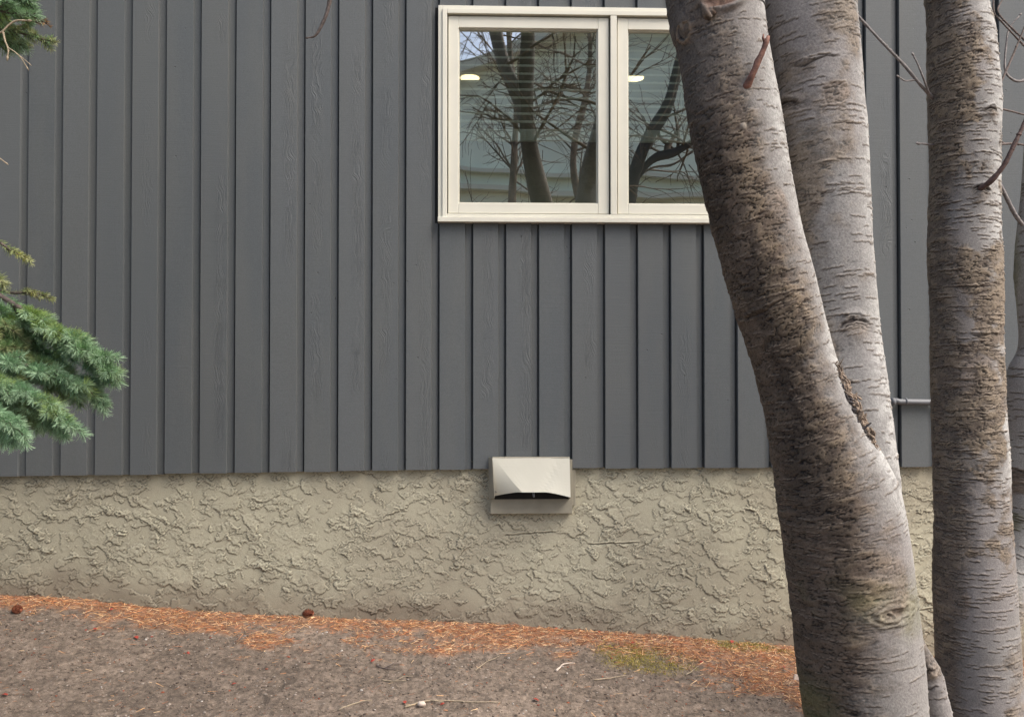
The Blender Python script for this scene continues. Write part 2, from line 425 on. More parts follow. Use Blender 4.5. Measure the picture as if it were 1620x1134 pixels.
# stucco base: trowelled coats built up one over another
def stucco():
    x0, x1 = at(-60, 850)[0], at(1680, 850)[0]; z1 = zbot(0)+.05; z0 = zwall(1.9)-.12
    dx = .003
    nx = int((x1-x0)/dx); nz = int((z1-z0)/dx)
    X = np.linspace(x0, x1, nx); Z = np.linspace(z0, z1, nz)
    XX, ZZ = np.meshgrid(X, Z)
    wxn = (fbm(XX*26, ZZ*40, 4, 1, .6)-.5)*.055; wzn = (fbm(XX*30, ZZ*34, 4, 8, .6)-.5)*.05
    wxn = wxn+(fbm(XX*95, ZZ*120, 3, 51, .6)-.5)*.020; wzn = wzn+(fbm(XX*95, ZZ*120, 3, 58, .6)-.5)*.017
    PX = XX+wxn; PZ = ZZ+wzn
    Hh = np.zeros_like(XX)
    r = np.random.default_rng(11)
    N = 5200
    for k in range(N):
        cx = r.uniform(x0, x1); cz = r.uniform(z0, z1)
        big = r.random() < .05
        a = r.uniform(.045, .10) if big else .009+.034*r.random()**1.5
        bb = a*r.uniform(.24, .62)
        ang = r.normal(-.15, .38)
        if r.random() < .12: ang += 1.5
        R = a+.05
        i0, i1 = np.searchsorted(X, [cx-R, cx+R]); j0, j1 = np.searchsorted(Z, [cz-R, cz+R])
        if i1-i0 < 3 or j1-j0 < 3: continue
        ux = PX[j0:j1, i0:i1]-cx; uz = PZ[j0:j1, i0:i1]-cz
        p = (ux*math.cos(ang)+uz*math.sin(ang))/a; q = (-ux*math.sin(ang)+uz*math.cos(ang))/bb
        dd = p*p+q*q
        m = 1-ss(.90, 1.0, dd)
        # feathered towards one side, proud on the other
        da = r.uniform(-2.4, -.4) if r.random() < .75 else r.uniform(0, 6.28)
        rr = (p*math.cos(da)+q*math.sin(da))
        prof = np.clip(.5+.5*rr, 0, 1)**1.3
        amp = r.uniform(.0016, .0040)
        sub = Hh[j0:j1, i0:i1]
        base = .35*sub if r.random() < .5 else sub
        Hh[j0:j1, i0:i1] = sub*(1-m)+(base+amp*prof)*m
    # a few trowel scratches
    for k in range(9):
        cx = r.uniform(x0, x1); cz = r.uniform(z0, z1); L = r.uniform(.04, .14); ang = r.normal(.08, .12)
        i0, i1 = np.searchsorted(X, [cx-L, cx+L]); j0, j1 = np.searchsorted(Z, [cz-.05, cz+.05])
        ux = XX[j0:j1, i0:i1]-cx; uz = ZZ[j0:j1, i0:i1]-cz+wzn[j0:j1, i0:i1]*.15
        q = uz-ux*math.tan(ang)
        Hh[j0:j1, i0:i1] += (.0022*np.exp(-(q/.004)**2)-.003*np.exp(-((q+.006)/.003)**2))*ss(1, .8, np.abs(ux)/L)
    Hh = Hh-.05*(Hh.max()-Hh)*0
    Hh += .0006*fbm(XX*60, ZZ*60, 3, 5)
    # gentle blur (thick paint over it)
    K = Hh.copy()
    K[1:-1, 1:-1] = (Hh[1:-1, 1:-1]*16+Hh[:-2, 1:-1]+Hh[2:, 1:-1]+Hh[1:-1, :-2]+Hh[1:-1, 2:])/20
    Hh = np.minimum(K, .0095)
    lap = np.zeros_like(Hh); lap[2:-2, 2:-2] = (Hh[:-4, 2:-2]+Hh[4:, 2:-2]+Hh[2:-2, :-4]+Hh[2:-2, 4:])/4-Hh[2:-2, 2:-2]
    cre = np.clip(lap/.0010, 0, 1)                              # shade of the creases, painted into the colour
    V = np.stack([XX, .006-Hh*1.25, ZZ], -1).reshape(-1, 3)
    idx = np.arange(nx*nz).reshape(nz, nx)
    Fc = np.stack([idx[:-1, :-1], idx[:-1, 1:], idx[1:, 1:], idx[1:, :-1]], -1).reshape(-1, 4)
    base = np.array([.415, .388, .292])
    n1 = fbm(XX*1.6, ZZ*3, 4, 2); n2 = fbm(XX*9, ZZ*9, 3, 6)
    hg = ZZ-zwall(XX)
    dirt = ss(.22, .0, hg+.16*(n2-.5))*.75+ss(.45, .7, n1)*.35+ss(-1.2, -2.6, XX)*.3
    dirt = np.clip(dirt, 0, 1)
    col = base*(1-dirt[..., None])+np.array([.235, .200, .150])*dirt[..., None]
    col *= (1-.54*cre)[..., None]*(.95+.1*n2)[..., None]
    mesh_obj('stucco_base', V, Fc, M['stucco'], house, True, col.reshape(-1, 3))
    # plainer continuation beyond the photo on both sides, and a smooth margin behind the ground
    for (a, b) in ((XL, x0-.0005), (x1+.0005, XR)):
        nn = int((b-a)/.02); xs = np.linspace(a, b, nn); zs = np.linspace(-1.2, z1, 90); A, B = np.meshgrid(xs, zs)
        hh = .006*fbm(A*22, B*30, 4, 3)
        ii = np.arange(A.size).reshape(A.shape)
        mesh_obj('stucco_base', np.stack([A, .004-hh, B], -1).reshape(-1, 3), np.stack([ii[:-1, :-1], ii[:-1, 1:], ii[1:, 1:], ii[1:, :-1]], -1).reshape(-1, 4),
                 M['stucco'], house, True, np.tile(base, (A.size, 1)))
stucco()

# ------------------------------------------------------------------ window
def X_(p): return at(p, 180, -.038)[0]
def Z_(p): return at(900, p, -.038)[2]
YW = -.045
fr = MB()
# outer nailing trim with a step
fr.box(WX0, X_(700), YW+.008, .05, WZ0+.0005, WZ1)              # outer left lip
fr.box(X_(700)+.0002, X_(707.3), YW, .05, Z_(345), Z_(17))
fr.box(X_(700)+.0002, X_(1242), YW+.008, .05, Z_(16.8), WZ1)
fr.box(X_(707.5), X_(1234.5), YW, .05, Z_(24.5), Z_(17.2))
fr.box(X_(707.5), X_(1234.5), YW+.0022, .05, Z_(344.5), Z_(339.5))
fr.box(X_(1242)+.0002, WX1, YW+.008, .05, WZ0+.0005, WZ1)
fr.box(X_(1234.7), X_(1242), YW, .05, Z_(345), Z_(17))
fr.box(X_(965.8), X_(975.8), YW+.0012, .05, Z_(339.3), Z_(24.7))
wn_ = fr.build('window', M['frame'], house, bevel=.0015)
tag(wn_, 'white framed double window with mirror-like panes')
sl = MB(); sl.box(WX0-.0005, WX1+.0005, YW-.012, .049, WZ0, Z_(345.3)); sl.build('sill', M['frame'], wn_, bevel=.002)
gk = MB(); gk.box(X_(707.5), X_(1234.5), -.012, .03, Z_(339.3), Z_(24.7)); 
def ring(mb, x0, x1, z0, z1, ix0, ix1, iz0, iz1, y0, y1):
    mb.box(x0, ix0, y0, y1, z0, z1); mb.box(ix1, x1, y0, y1, z0, z1)
    mb.box(ix0+.0002, ix1-.0002, y0+.0006, y1, z0, iz0); mb.box(ix0+.0002, ix1-.0002, y0+.0006, y1, iz1, z1)
for (a, b, g0, g1) in ((709.0, 963.6, 725.2, 946.5), (977.6, 1232.5, 994.0, 1215.5)):
    s = MB(); ring(s, X_(a), X_(b), Z_(337.8), Z_(26.8), X_(g0), X_(g1), Z_(321.5), Z_(44.5), -.030, .045)
    s.build('sash', M['frame'], wn_, bevel=.002)
    gb = MB(); ring(gb, X_(g0)+.0003, X_(g1)-.0003, Z_(321.5)+.0003, Z_(44.5)-.0003, X_(g0)+.0045, X_(g1)-.0045, Z_(321.5)+.0045, Z_(44.5)-.0045, -.020, .010)
    gb.build('glazing_bead', M['vent'], wn_)
    g = MB(); g.box(X_(g0)+.001, X_(g1)-.001, -.006, -.002, Z_(321.5)+.001, Z_(44.5)-.001); gp = g.build('glass_pane', M['glass'], wn_); gp.data.materials.append(M['clear'])
    for pf in gp.data.polygons:
        if pf.normal.y > .5: pf.material_index = 1
    gs = MB(); 
    # near-black strip standing in for the shaded gap round the sash
    ring(gs, X_(a)-.0045, X_(b)+.0045, Z_(337.8)-.0045, Z_(26.8)+.0045, X_(a)+.004, X_(b)-.004, Z_(337.8)+.004, Z_(26.8)-.004, -.008, .02)
    gs.build('sash_gap', M['dark'], wn_)
tm = MB(); tm.box(WX0-.0155, WX0-.0008, -.010, .012, WZ0, WZ1); tm.build('groove_strip', M['dark'], wn_)  # dark strip in place of the shadowed groove between board and trim
jm = MB(); ring(jm, WX0+.0005, WX1-.0005, WZ0+.001, WZ1-.001, X_(712), X_(1230), Z_(335), Z_(29), .0505, .160)
jm.build('jamb', M['frame'], wn_)

# blinds hanging inside each pane
for n, (g0, g1, cords) in enumerate(((725.2, 946.5, (729, 885)), (994, 1215.5, (1078, 1205)))):
    lab = ('white slatted blind half raised behind the fully visible left pane of the window', 'white slatted blind half raised behind the right pane, partly hidden by the leaning trunk')[n]
    bl = empty('window_blind', at((g0+g1)/2, 44, .075), lab, 'blind', 'raised blinds inside the window')
    s = MB(); k = 0; yy = 196.0
    xa, xb = at(g0+1, 180, .075)[0]-.012, at(g1-1, 180, .075)[0]+.012
    while yy > 36:
        z = at(900, yy, .075)[2]
        s.quad((xa, .063, z-.0015), (xb, .063, z-.0015), (xb, .081, z+.0155), (xa, .081, z+.0155))
        yy -= 12.6
    s.build('slats', M['blind'], bl)
    s = MB(); za, zb_ = at(900, 224, .075)[2], at(900, 206, .075)[2]
    m_ = 9
    for q in range(m_):
        h = (zb_-za)/m_; s.box(xa, xb, .062+(q % 2)*.001, .088, za+h*q, za+h*(q+.8))
    s.build('slat_stack', M['blind'], bl)
    for cpx in cords:
        s = MB(); cx = at(cpx, 180, .06)[0]; s.tube([(cx, .0605, za), (cx, .0605, at(900, 30, .06)[2])], .0014, 5); s.build('cord', M['blind'], bl)
    s = MB(); s.box(xa, xb, .058, .092, at(900, 38, .075)[2], at(900, 26, .075)[2]); s.build('head_rail', M['blind'], bl)
# recessed ceiling lamps
for n, (lx, ly) in enumerate(((743, 122), (1003, 122))):
    d = ray(lx, ly); t = (rz1-CAMZ-.004)/d[2]; P = CAM+d*t
    lab = ('lit round ceiling lamp seen through the left window pane', 'lit round ceiling lamp seen through the right window pane near the leaning trunk')[n]
    e = empty('ceiling_lamp', (P[0], P[1], rz1), lab, 'lamp', 'ceiling lamps in the room')
    s = MB(); s.tube([(P[0], P[1], rz1-.012), (P[0], P[1], rz1-.001)], .088, 24); s.build('trim_ring', M['frame'], e)
    s = MB(); s.tube([(P[0], P[1], rz1-.017), (P[0], P[1], rz1-.0125)], .074, 24); s.build('diffuser', M['lamp'], e)
    pl = bpy.data.lights.new('lamp_light', 'AREA'); pl.energy = 5; pl.color = (1, .92, .80); pl.shape = 'DISK'; pl.size = .14
    po = bpy.data.objects.new('lamp_light', pl); C.objects.link(po); po.parent = e; po.location = (P[0], P[1], rz1-.0178)

# ------------------------------------------------------------------ exhaust vent
def vent():
    p = lambda a, b, y: at(a, b, y)
    # back plate
    mb = MB()
    x0, x1 = at(776, 800, -.03)[0], at(905.5, 800, -.03)[0]
    z0, z1 = at(840, 812.3, -.03)[2], at(840, 727, -.03)[2]
    mb.box(x0, x1, -.030, .008, z0, z1)
    xr = at(911, 760, -.02)[0]
    mb.box(x1+.0005, xr, -.016, .008, at(840, 800, -.02)[2], at(840, 742, -.02)[2])
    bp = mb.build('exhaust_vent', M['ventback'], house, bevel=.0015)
    tag(bp, 'cream metal exhaust vent hood with an arched lower edge')
    # hood: a sloping front sheet, bowed and dented, with side cheeks
    yt, yb_ = -.060, -.108
    nu, nv = 25, 13
    Vv = []; Ff = []
    tl, tr = p(779.3, 724.4, yt), p(901, 724.4, yt)
    blp, brp = p(783, 787, yb_), p(902.5, 786.5, yb_)
    arch = at(841.5, 778.6, yb_)[2]-at(841.5, 787, yb_)[2]
    for layer in (0, 1):
        for j in range(nv):
            v = j/(nv-1)
            for i in range(nu):
                cr = .03+.33*v; u = cr*i/8 if i <= 8 else cr+(1-cr)*(i-8)/(nu-9)
                P = (tl*(1-u)+tr*u)*(1-v)+(blp*(1-u)+brp*u)*v
                a = min(1, 1.22*math.sin(math.pi*u))
                P = P+np.array([0, 0, arch*a*v**2])
                P[1] -= .004*a*v                                   # bowed outwards
                # crease running down from the upper left to the arch, and its faint twin
                d = u-cr
                P[1] += 0
                P[1] += .14*max(0, -d)*v
                d2 = u-(.86-.22*v); P[1] += .0012*math.exp(-(d2/.045)**2)
                P[1] += .0008*math.sin(9*u+3*v)
                if layer: P = P+np.array([0, .0018, -.0002])
                Vv.append(P)
    N = nu*nv
    for j in range(nv-1):
        for i in range(nu-1):
            a = j*nu+i; Ff.append((a, a+nu, a+nu+1, a+1)); Ff.append((N+a, N+a+1, N+a+nu+1, N+a+nu))
    for i in range(nu-1):
        a = (nv-1)*nu+i; Ff.append((a, a+N, a+N+1, a+1)); Ff.append((i, i+1, i+1+N, i+N))
    for j in range(nv-1):
        a = j*nu; Ff.append((a, a+N, a+N+nu, a+nu)); a += nu-1; Ff.append((a, a+nu, a+N+nu, a+N))
    hd = mesh_obj('hood', Vv, Ff, M['vent'], bp, False)
    mb = MB()
    # folded top, cheeks
    yk = -.031
    mb.v += [tuple(tl), tuple(tr), (tr[0], yk, tr[2]+.003), (tl[0], yk, tl[2]+.003)]; mb.f.append((0, 1, 2, 3))
    for (T, B, sgn, fx) in ((tl, blp, -1, at(773.5, 760, -.034)[0]), (tr, brp, 1, tr[0]+.004)):
        n = len(mb.v)
        zb2 = at(840, 790.5, -.034)[2]
        q = [tuple(T), (fx if sgn < 0 else T[0]+.002, yk, T[2]+.002), (fx if sgn < 0 else B[0]-.001, yk, zb2), (B[0], B[1]+.001, B[2]+.001)]
        mb.v += q+[(a+sgn*.0015, b, c) for a, b, c in q]
        mb.f += [(n, n+1, n+2, n+3), (n+7, n+6, n+5, n+4), (n, n+4, n+5, n+1), (n+2, n+1, n+5, n+6), (n+3, n+2, n+6, n+7), (n, n+3, n+7, n+4)]
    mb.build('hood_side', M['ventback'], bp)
    # dark throat with backdraft flap and latch
    mb = MB(); mb.box(x0+.018, x1-.018, -.0345, -.0305, at(840, 789, -.03)[2], z1-.004); mb.build('throat', M['dark'], bp)
    mb = MB(); c = at(844, 784, -.09); mb.tube([(c[0], -.036, c[2]+.02), (c[0], -.080, c[2]+.012), (c[0]+.001, -.098, c[2]-.004)], [.006, .006, .004], 8); mb.build('latch', M['pipe'], bp, True)
    mb = MB(); mb.quad((x0+.02, -.037, z1-.01), (x1-.02, -.037, z1-.01), (x1-.02, -.066, at(840, 778, -.06)[2]), (x0+.02, -.066, at(840, 778, -.06)[2])); mb.build('flap', M['pipe'], bp)
vent()

# conduit stub on the siding, right
mb = MB()
a = at(1413, 634, -.05); b_ = at(1422, 635.5, -.05); c = at(1560, 637, -.05)
R_ = .0135
mb.tube([(a[0], -.01, a[2]), (a[0], -.036, a[2]), (a[0]+.006, -.047, a[2]), (a[0]+.02, -.05, a[2]-.001), b_, c, (c[0]+.02, -.045, c[2]), (c[0]+.03, -.01, c[2])], R_, 16)
cdn = mb.build('conduit', M['pipe'], house, True)
tag(cdn, 'short grey painted conduit pipe across the siding')
for pxx in (1414, 1433):
    mb = MB(); q = at(pxx, 635, -.05); mb.tube([q+np.array([-.003 if pxx > 1420 else -.012, 0, 0]), q+np.array([.003 if pxx > 1420 else .004, 0, 0])], R_+.003, 16); mb.build('coupling', M['pipe'], cdn, True)

# ------------------------------------------------------------------ ground
def litter_mask(x, y):
    """0..1 how much orange needle litter lies there"""
    d = -y
    w = np.interp(x, [at(p, 980)[0] for p in (-200, 40, 130, 220, 420, 700, 940, 1060, 1250, 1400, 1700)],
                  [.22, .22, .17, .30, .32, .33, .30, .42, .62, .8, .9])
    n = fbm(x*4+3, y*7, 4, 12); n2 = fbm(x*16, y*22, 3, 31)
    e = d/(w*.86)+(n-.5)*2.3+(n2-.5)*1.1
    return ss(1.15, .40, e)
def moss_mask(x, y):
    cx = at(1010, 1040)[0]; d = -y+.06
    n = fbm(x*7+9, y*10, 4, 21)
    a = np.exp(-((x-cx)/.22)**2-((d-.30)/.16)**2)*1.3
    b = np.exp(-((x-cx-.52)/.30)**2-((d-.10)/.10)**2)*.9
    c = np.exp(-((x-cx-1.35)/.5)**2-((d-.30)/.2)**2)*.7
    return ss(.30, 1.0, np.maximum(np.maximum(a, b), c)*(.15+1.5*n))
def gfine(x, y):
    d = np.maximum(-y, 0)
    return (.010*(fbm(x*22, y*22, 4, 2, .6)-.5)+.010*(fbm(x*80, y*80, 2, 6)-.5))*np.clip(d*8, .2, 1)+.012*litter_mask(x, y)*fbm(x*30, y*30, 2, 14)
def ground():
    xs = np.concatenate([np.linspace(-60, -3.2, 60), np.arange(-3.19, 3.3, .0055), np.linspace(3.31, 60, 60)])
    ys = np.concatenate([np.linspace(-60, -2.2, 70), np.arange(-2.19, .03, .0055)])
    XX, YY = np.meshgrid(xs, ys)
    ZZ = gh(XX, YY)
    near = (np.abs(XX) < 3.25) & (YY > -2.25)
    ZZ = ZZ+np.where(near, gfine(XX, YY), 0)-np.where(YY > 0, .0, 0)
    lm = np.where(near, litter_mask(XX, YY), 0); mm = np.where(near, moss_mask(XX, YY), 0)
    n1 = fbm(XX*1.7, YY*2.6, 4, 3); n2 = fbm(XX*24, YY*30, 4, 9, .65); n3 = fbm(XX*90, YY*90, 2, 19)
    c = np.array([.190, .150, .118])*(.72+.6*n1)[..., None]*(.55+.9*n2)[..., None]
    c = c*(.5+1.0*n3)[..., None]
    lc = np.array([.30, .15, .08])*(.55+.9*n2)[..., None]
    c = c*(1-lm[..., None]*.6)+lc*lm[..., None]*.6
    mc = np.array([.26, .22, .08])*(.5+n3)[..., None]
    c = c*(1-mm[..., None]*.5)+mc*mm[..., None]*.5
    idx = np.arange(XX.size).reshape(XX.shape)
    Fc = np.stack([idx[:-1, :-1], idx[:-1, 1:], idx[1:, 1:], idx[1:, :-1]], -1).reshape(-1, 4)
    o = mesh_obj('ground', np.stack([XX, YY, ZZ], -1).reshape(-1, 3), Fc, M['ground'], None, True, c.reshape(-1, 3))
    tag(o, kind='structure')
ground()
def gz(x, y): return gh(x, y)+gfine(np.asarray(x), np.asarray(y))

def scatter_xy(n, mask, ymax=2.0, seed=1):
    r = np.random.default_rng(seed); out = []
    while sum(len(o) for o in out) < n:
        x = r.uniform(-2.7, 2.9, n*3); y = -r.uniform(0.003, ymax, n*3)
        k = r.random(n*3) < mask(x, y)
        out.append(np.stack([x[k], y[k]], 1))
        if len(out) > 60: break
    return np.concatenate(out)[:n]

def ribbons(P, Dv, L, Wd, cols, seed=0, lift=0.0):
    """flat thin blades: centre P, unit direction Dv, length L, width Wd"""
    r = np.random.default_rng(seed)
    n = len(P); side = np.cross(Dv, r.normal(size=(n, 3))); side /= np.linalg.norm(side, axis=1)[:, None]+1e-9
    a = P-Dv*L[:, None]/2; b = P+Dv*L[:, None]/2; s = side*Wd[:, None]/2
    V = np.stack([a-s, a+s, b+s*.45, b-s*.45], 1).reshape(-1, 3)
    Fc = np.arange(n*4).reshape(n, 4)
    return V, Fc, np.repeat(cols, 4, axis=0)

# needle litter
def litter():
    n = 26000
    xy = scatter_xy(n, lambda x, y: litter_mask(x, y)*(.25+1.5*fbm(x*9, y*14, 3, 41))*(1-.35*moss_mask(x, y))+.012, 1.5, 5)
    r = np.random.default_rng(8)
    x, y = xy[:, 0], xy[:, 1]
    z = gz(x, y)+r.uniform(.0005, .009, n)
    a = r.uniform(0, 2*math.pi, n); t = r.normal(0, .22, n)
    Dv = np.stack([np.cos(a)*np.cos(t), np.sin(a)*np.cos(t)*.8, np.sin(t)], 1); Dv /= np.linalg.norm(Dv, axis=1)[:, None]
    L = r.uniform(.012, .042, n); Wd = r.uniform(.0012, .0024, n)
    pal = np.array([[.46, .20, .085], [.62, .36, .17], [.30, .105, .05], [.72, .50, .29], [.42, .17, .08], [.17, .07, .045]])
    pal2 = pal[r.choice(6, n, p=[.24, .24, .14, .15, .15, .08])]*r.uniform(.95, 1.45, (n, 1))
    V, Fc, cc = ribbons(np.stack([x, y, z], 1), Dv, L, Wd, pal2, 3)
    tag(mesh_obj('needle_litter', V, Fc, M['litter'], None, False, cc), 'strip of orange brown fallen needles along the foot of the stucco', 'litter', kind='stuff')
litter()
def moss():
    n = 6000
    xy = scatter_xy(n, lambda x, y: moss_mask(x, y), .9, 15); n = len(xy)
    r = np.random.default_rng(18); x, y = xy[:, 0], xy[:, 1]
    z = gz(x, y)+r.uniform(-.001, .007, n)
    Dv = r.normal(size=(n, 3)); Dv[:, 2] = np.abs(Dv[:, 2])+.4; Dv /= np.linalg.norm(Dv, axis=1)[:, None]
    pal = np.array([[.32, .27, .05], [.44, .36, .09], [.20, .17, .04], [.46, .33, .13]])[r.integers(0, 4, n)]
    V, Fc, cc = ribbons(np.stack([x, y, z], 1), Dv, r.uniform(.004, .011, n), r.uniform(.0018, .0034, n), pal, 3)
    tag(mesh_obj('moss', V, Fc, M['moss'], None, False, cc), 'yellow green moss growing in the needle litter', 'moss', kind='stuff')
moss()
def pebbles(name, n, s0, s1, cols, probs, seed, ymax, label):
    r = np.random.default_rng(seed)
    xy = scatter_xy(n, lambda x, y: (1-.85*litter_mask(x, y))*(.3+fbm(x*5, y*5, 3, seed)), ymax, seed); n = len(xy)
    x, y = xy[:, 0], xy[:, 1]
    base = np.array([[1,0,0],[-1,0,0],[0,1,0],[0,-1,0],[0,0,1],[0,0,-1],[.6,.6,.5],[-.6,.6,.5],[.6,-.6,.5],[-.6,-.6,.5]], float)
    tri = [(0,6,8),(6,4,8),(8,4,9),(9,4,7),(7,4,6),(2,6,0),(2,7,6),(1,9,7),(1,7,2),(3,8,9),(3,0,8),(3,9,1),(5,0,3),(5,2,0),(5,1,2),(5,3,1)]
    s = s0+(s1-s0)*r.random(n)**3
    P = base[None]*s[:, None, None]*r.uniform(.65, 1.25, (n, 10, 3))*np.stack([r.uniform(.8, 1.4, n), r.uniform(.7, 1.2, n), r.uniform(.5, .9, n)], 1)[:, None]
    a = r.uniform(0, 6.28, n); ca, sa = np.cos(a)[:, None], np.sin(a)[:, None]
    X = P[..., 0]*ca-P[..., 1]*sa+x[:, None]; Y = P[..., 0]*sa+P[..., 1]*ca+y[:, None]; Z = P[..., 2]+gz(x, y)[:, None]+s[:, None]*.15
    V = np.stack([X, Y, Z], -1).reshape(-1, 3)
    Fc = (np.array(tri)[None]+np.arange(n)[:, None, None]*10).reshape(-1, 3)
    pal = np.array(cols)[r.choice(len(cols), n, p=probs)]*r.uniform(.75, 1.2, (n, 1))
    tag(mesh_obj(name, V, Fc, M['grit'], None, False, np.repeat(pal, 10, axis=0)), label, 'gravel', kind='stuff')
pebbles('gravel', 30000, .0012, .0062, [[.21, .165, .13], [.10, .075, .06], [.33, .28, .235], [.50, .46, .42], [.30, .09, .05]], [.60, .17, .19, .02, .02], 3, 1.5,
        'fine gravel and grit scattered over the bare brown dirt')

# crumbled debris: short dark and pale bits of bark and needle on the dirt
def debris():
    n = 9000; r = np.random.default_rng(55)
    xy = scatter_xy(n, lambda x, y: .3+fbm(x*6, y*6, 3, 77), 1.6, 25); n = len(xy); x, y = xy[:, 0], xy[:, 1]
    a = r.uniform(0, 6.28, n); t = r.normal(0, .15, n)
    Dv = np.stack([np.cos(a), np.sin(a), np.sin(t)], 1); Dv /= np.linalg.norm(Dv, axis=1)[:, None]
    pal = np.array([[.07, .05, .045], [.26, .20, .16], [.14, .095, .075], [.36, .16, .08]])[r.choice(4, n, p=[.35, .25, .25, .15])]
    V, Fc, cc = ribbons(np.stack([x, y, gz(x, y)+r.uniform(.0005, .004, n)], 1), Dv, r.uniform(.004, .016, n), r.uniform(.0012, .0026, n), pal, 6)
    tag(mesh_obj('debris', V, Fc, M['litter'], None, False, cc), 'crumbs of bark and dry needles strewn on the dirt', 'debris', kind='stuff')
debris()

# sticks, cone, stone, leaves
def gpt(px, py, up=.004):
    P = ground_at(px, py); P[2] = float(gz(P[0], P[1]))+up; return P
for (pts, r, m, lab) in (
    ([(595, 1053), (608, 1058), (626, 1059)], .0032, 'wood', 'short dark forked twig lying on the dirt below the vent'),
    ([(605, 1077), (625, 1078), (643, 1077)], .002, 'tan', 'thin straight tan stick on the dirt just below the dark forked twig'),
    ([(752, 1060), (770, 1048), (791, 1037)], .0022, 'tan', 'thin pale stick slanting up towards the needle litter below the vent'),
    ([(880, 1064), (892, 1052), (909, 1050)], .004, 'stone', 'pale curled strip of dry bark on the dirt'),
    ([(940, 1078), (965, 1075), (992, 1070)], .0025, 'tan', 'pale knobbly stick on the dirt below the moss'),
    ([(640, 1120), (675, 1110), (730, 1110), (792, 1113)], .0032, 'tan', 'long bent brown stick at the front edge of the dirt, longest of the sticks'),
    ([(536, 1122), (565, 1113), (588, 1108)], .003, 'tan', 'faded pale stick half sunk in the dirt left of the long stick'),
    ([(1085, 1070), (1100, 1058), (1112, 1050)], .0022, 'tan', 'thin pale twig at the right end of the bare dirt beside the litter'),
):
    P = smooth_path([gpt(a, b) for a, b in pts], 9)
    P[:, 2] += np.random.default_rng(len(lab)).uniform(-.001, .003, 9)
    mb = MB(); mb.tube(P, list(np.linspace(r, r*.55, 9)*np.random.default_rng(5).uniform(.8, 1.2, 9)), 6)
    if 'forked' in lab:
        mb.tube([P[4], P[4]+np.array([.03, .03, .006]), P[4]+np.array([.065, .035, .004])], [r*.7, r*.6, r*.4], 6)
    if 'longest' in lab:
        mb.tube([P[3], P[3]+np.array([.05, -.03, .006])], [r*.6, r*.4], 6)
    o = mb.build('bark_strip' if 'bark' in lab else 'stick', M[m], None, True); tag(o, lab, 'bark' if 'bark' in lab else 'stick')

def cone(px, py, L, lab):
    P = gpt(px, py, L*.33); r = np.random.default_rng(int(px))
    e = MB(); n = 90; ax = np.array([.9, -.35, .12]); ax /= np.linalg.norm(ax)
    s1 = np.cross(ax, [0, 0, 1]); s1 /= np.linalg.norm(s1); s2 = np.cross(ax, s1)
    e.tube([P-ax*L*.45, P, P+ax*L*.45], [L*.16, L*.26, L*.10], 8)
    for i in range(n):
        t = i/n; a = i*2.4; rr = L*(.36*math.sin(math.pi*(.12+.82*t))**.8)
        rad = math.cos(a)*s1+math.sin(a)*s2; tg = -math.sin(a)*s1+math.cos(a)*s2
        c0 = P+ax*L*(t-.5)+rad*rr*.4; tip = P+ax*L*(t-.5+.12)+rad*rr*1.15
        wv = tg*L*.085; th = np.cross(tg, rad)*L*.012
        k = len(e.v); e.v += [tuple(c0-wv), tuple(c0+wv), tuple(tip+wv*.75), tuple(tip-wv*.75), tuple(tip+rad*L*.02+ax*L*.03)]
        e.f += [(k, k+1, k+2, k+3), (k+3, k+2, k+4)]
    tag(e.build('fir_cone', M['cone'], None), lab, 'cone')
cone(486, 978, .052, 'small reddish brown cone lying against the foot of the stucco')
cone(26, 970, .045, 'dark cone lying in the needles at the far left')

sp = gpt(1263, 1078, .012); mb = MB()
mb.v = [tuple(sp+np.array(v)) for v in [(-.02,0,-.012),(.024,-.004,-.012),(.02,.02,-.01),(-.016,.02,-.01),(-.014,.004,.016),(.004,.002,.006),(.0,.014,.008)]]
mb.f = [(0,1,5,4),(1,2,6,5),(2,3,4,6),(3,0,4),(4,5,6),(0,3,2,1)]
o = mb.build('stone', M['stone'], None, bevel=.003); tag(o, 'pale angular stone in the litter against the left foot of the leaning trunk', 'stone')
sp = gpt(667, 1118, .008); mb = MB()
mb.tube([sp+np.array([-.014, 0, 0]), sp+np.array([-.008, 0, .003]), sp+np.array([.006, 0, .003]), sp+np.array([.014, 0, -.001])], [.003, .010, .010, .003], 8)
o = mb.build('stone', M['stone'], None, True); tag(o, 'pale rounded pebble resting beside the long stick at the front', 'stone')

leafp = [(176, 968), (136, 998), (150, 998), (215, 1010), (240, 1010), (298, 1036), (370, 1084), (948, 1003), (1060, 1015), (1158, 1018), (1110, 1050), (700, 1115), (847, 1109), (664, 1026), (590, 1047), (1240, 1060), (8, 1102), (640, 1113), (1000, 1020), (880, 990+8)]
r = np.random.default_rng(77); first = None
for i, (a, b) in enumerate(leafp):
    P = gpt(a, b, .006)
    if first is None:
        mb = MB()
        mb.v = [(-.010, 0, 0), (-.003, -.006, .002), (.007, -.005, .004), (.013, .001, .001), (.005, .007, .003), (-.004, .006, .003), (0, 0, .0055)]
        mb.f = [(0,1,6),(1,2,6),(2,3,6),(3,4,6),(4,5,6),(5,0,6),(0,5,4,3,2,1)]
        o = mb.build('fallen_leaf', M['redleaf'], None)
        first = o
    else:
        o = first.copy(); C.objects.link(o)
    o.location = P; o.rotation_euler = (r.normal(0, .2), r.normal(0, .2), r.uniform(0, 6.28)); s_ = r.uniform(.7, 1.3); o.scale = (s_, s_, s_)
    tag(o, 'tiny crumpled red leaf scrap on the ground in front of the stucco', 'leaf', 'small red leaf scraps on the ground')

